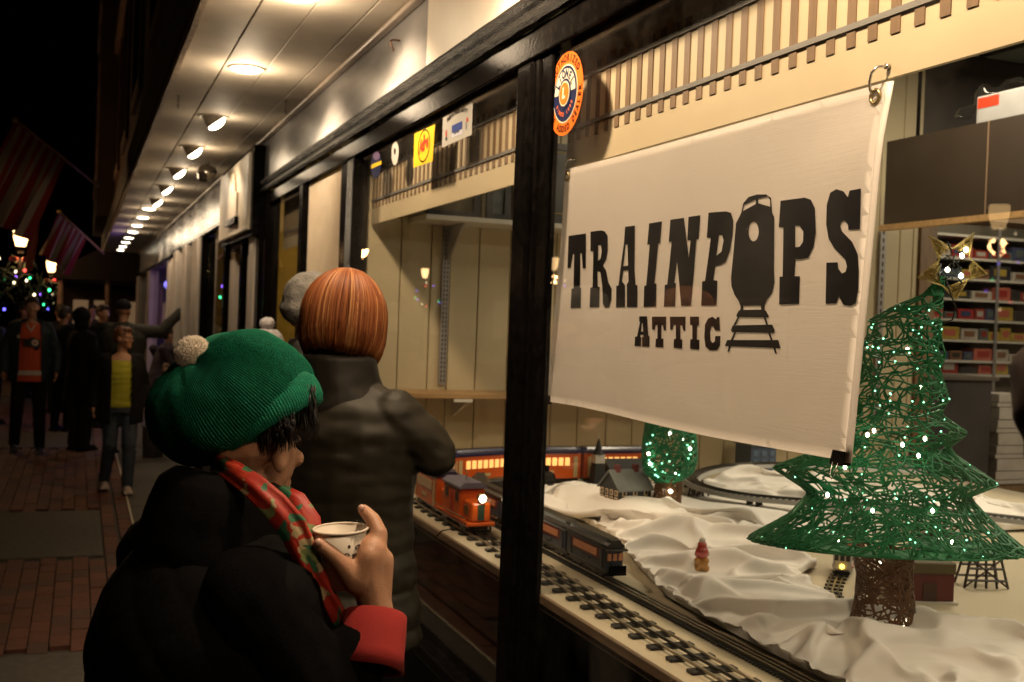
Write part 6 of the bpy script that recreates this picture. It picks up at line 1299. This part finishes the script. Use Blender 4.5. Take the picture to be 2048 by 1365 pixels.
# beret: ribbed knit, ribs run from the pompom
hatc = ad(460, 793, 1.775); pol = (ad(392, 712, 1.72)-hatc).normalized(); sa = (CU*.93-CR*.36).normalized()   # short axis of the squashed dome
R1, R2 = .138, .104
u_, w_ = frame(pol); bm = B(); NPHI, NTH = 850, 60; vsr = []
def sq(dv):
    k = dv.dot(sa); v = dv-sa*k; sag = -CU*.018*max(0, -dv.dot(CR))
    return hatc+v*R1*.94+sa*k*R2+sag
tops = []
for j in range(NTH+1):
    th = .06+(PI*.90-.06)*j/NTH; row = []
    for i in range(NPHI):
        ph = 2*PI*i/NPHI; dv = pol*math.cos(th)+(u_*math.cos(ph)+w_*math.sin(ph))*math.sin(th); p = sq(dv); nrm = (p-hatc).normalized()
        rib = .0013*math.cos(170*ph)*min(1, math.sin(th)*1.6); fold = .0045*noise.noise(V((ph*2.6, th*2.2, 1)))+.006*noise.noise(V((math.cos(ph)*1.7, math.sin(ph)*1.7, th*1.2)))
        row.append(bm.verts.new(p+nrm*(rib+fold)))
    vsr.append(row)
for a, b in zip(vsr, vsr[1:]):
    for i in range(NPHI): bm.faces.new((a[i], a[(i+1) % NPHI], b[(i+1) % NPHI], b[i]))
bm.faces.new(vsr[0][::-1]); bm.faces.new(vsr[-1]); bmesh.ops.recalc_face_normals(bm, faces=bm.faces[:])
KNIT = cm('green_knit_wool', (.0035, .135, .075), .85, var=.22, vscale=90, bump=.5, bscale=420, spec=.25)
hat = objr('beret', bm, KNIT, f.r)
# hat band round the head
HMW = Matrix.Translation(f.r.location) @ Matrix.Rotation(f.r.rotation_euler.z, 4, 'Z')
bc = ad(540, 862, 1.775); bdir = (CU*.80-CR*.52+CF*.05).normalized(); bu, bw_ = frame(bdir); bm = B(); rings = []
for t, rad in ((-.004, .096), (.008, .103), (.022, .106), (.038, .106), (.05, .100)):
    rings.append([bc+bdir*t+(bu*math.cos(2*PI*i/520)+bw_*math.sin(2*PI*i/520))*(rad+.0008*math.cos(130*2*PI*i/520)) for i in range(520)])
loft(bm, rings); objr('beret_band', bm, KNIT, f.r)
pc = ad(386, 708, 1.70); bm = B(); ell(bm, pc, .0245, sub=3); rr = random.Random(77)
for k in range(3800):
    d = V((rr.gauss(0, 1), rr.gauss(0, 1), rr.gauss(0, 1))).normalized(); L_ = rr.uniform(.025, .0298); p1 = pc+d*.021; p2 = pc+(d+V((rr.gauss(0, .12), rr.gauss(0, .12), rr.gauss(0, .12)))).normalized()*L_; tube(bm, [p1, p2], [.0009, .0005], 3)
o = objr('pompom', bm, cm('white_pompom_yarn', (.90, .80, .68), .95), f.r); o['kind'] = 'stuff'
# dark fringe and side hair
bm = B(); rr = random.Random(6)
for k in range(750):
    x0 = rr.uniform(560, 630); y0 = rr.uniform(790, 845)-(x0-560)*.35; d0 = rr.uniform(-.06, .05); dx = rr.uniform(-4, 12); L_ = rr.uniform(28, 66)
    tube(bm, [ad(x0, y0, 1.79+d0), ad(x0+dx*.5, y0+L_*.5, 1.788+d0), ad(x0+dx, y0+L_, 1.785+d0)], [.0012, .0011, .0003], 4)
for k in range(300):
    x0 = rr.uniform(520, 590); y0 = rr.uniform(845, 880)-(x0-520)*.3; tube(bm, [ad(x0, y0, 1.695+rr.uniform(-.01, .02)), ad(x0+rr.uniform(-4, 6), y0+rr.uniform(15, 45), 1.700+rr.uniform(0, .02))], [.0012, .0004], 4)
o = objr('hair', bm, cm('black_hair', (.010, .007, .006), .4), f.r); o['kind'] = 'stuff'
# paper cup
cu_ = ad(681, 1058, 1.665); cdir = (V((0, 0, 1))+CR*-.05+CF*-.03).normalized(); cu0, cv0 = frame(cdir); RC, HC, RB = .0400, .088, .0285
cup = empty('paper_cup', tuple(cu_-cdir*HC), 'white paper cup with brown scroll print held by the woman in the beret', 'cup')
CUPM = mat('white_paper_cup', (.62, .54, .44), .55, var=.04)
bm = B(); loft(bm, [ringp(cu_-cdir*h, cu0*r_, cv0*r_, 40) for h, r_ in ((HC, RB), (0, RC), (0, RC-.001), (HC-.006, RB-.001))]); bmesh.ops.recalc_face_normals(bm, faces=bm.faces[:]); obj('wall', bm, CUPM, cup, True)
bm = B(); torus(bm, cu_, cu0, cv0, RC+.0006, .0020, 40, 8); obj('rolled_rim', bm, CUPM, cup, True)
bm = B(); loft(bm, [ringp(cu_-cdir*h, cu0*r_, cv0*r_, 32) for h, r_ in ((.028, RC-.0050), (.032, RC-.0065))]); obj('drink', bm, mat('cocoa_drink', (.10, .05, .025), .15), cup, True)
toC = (CAM-cu_).normalized(); a0 = math.atan2(toC.dot(cv0), toC.dot(cu0))
sgn = 1 if (cu0*math.cos(a0+.3)+cv0*math.sin(a0+.3)).dot(CR) > 0 else -1
def oncup(x, y, e=.0006):   # x, y in metres right of the cup's centre line and below the rim
    r_ = lin(RC, RB, y/HC); a = a0+sgn*math.asin(max(-.98, min(.98, x/r_))); return cu_-cdir*y+(cu0*math.cos(a)+cv0*math.sin(a))*(r_+e)
PRT = mat('brown_scroll_print', (.07, .03, .02), .55)
def spiral(cx, cy, r0, turns, a, s_): return [(cx+r0*(1-t/26)*math.cos(a+s_*turns*2*PI*t/26), cy+r0*(1-t/26)*math.sin(a+s_*turns*2*PI*t/26)) for t in range(24)]
for pth in (spiral(.010, .034, .011, 1.1, 0, 1), spiral(.024, .024, .009, 1.1, 2, -1), spiral(.022, .046, .010, 1.0, 4, 1), spiral(-.002, .050, .010, 1.1, 1, -1), spiral(-.018, .040, .008, 1., 3, 1)):
    bm = B(); tube(bm, [oncup(x, y) for x, y in pth], .0012, 4); obj('scroll_print', bm, PRT, cup)
for x, y in ((.012, .020), (.018, .034), (.030, .036), (-.024, .018), (-.010, .052)): bm = B(); ell(bm, oncup(x, y), (.0026, .0012, .0032), sub=1); obj('leaf_print', bm, PRT, cup)
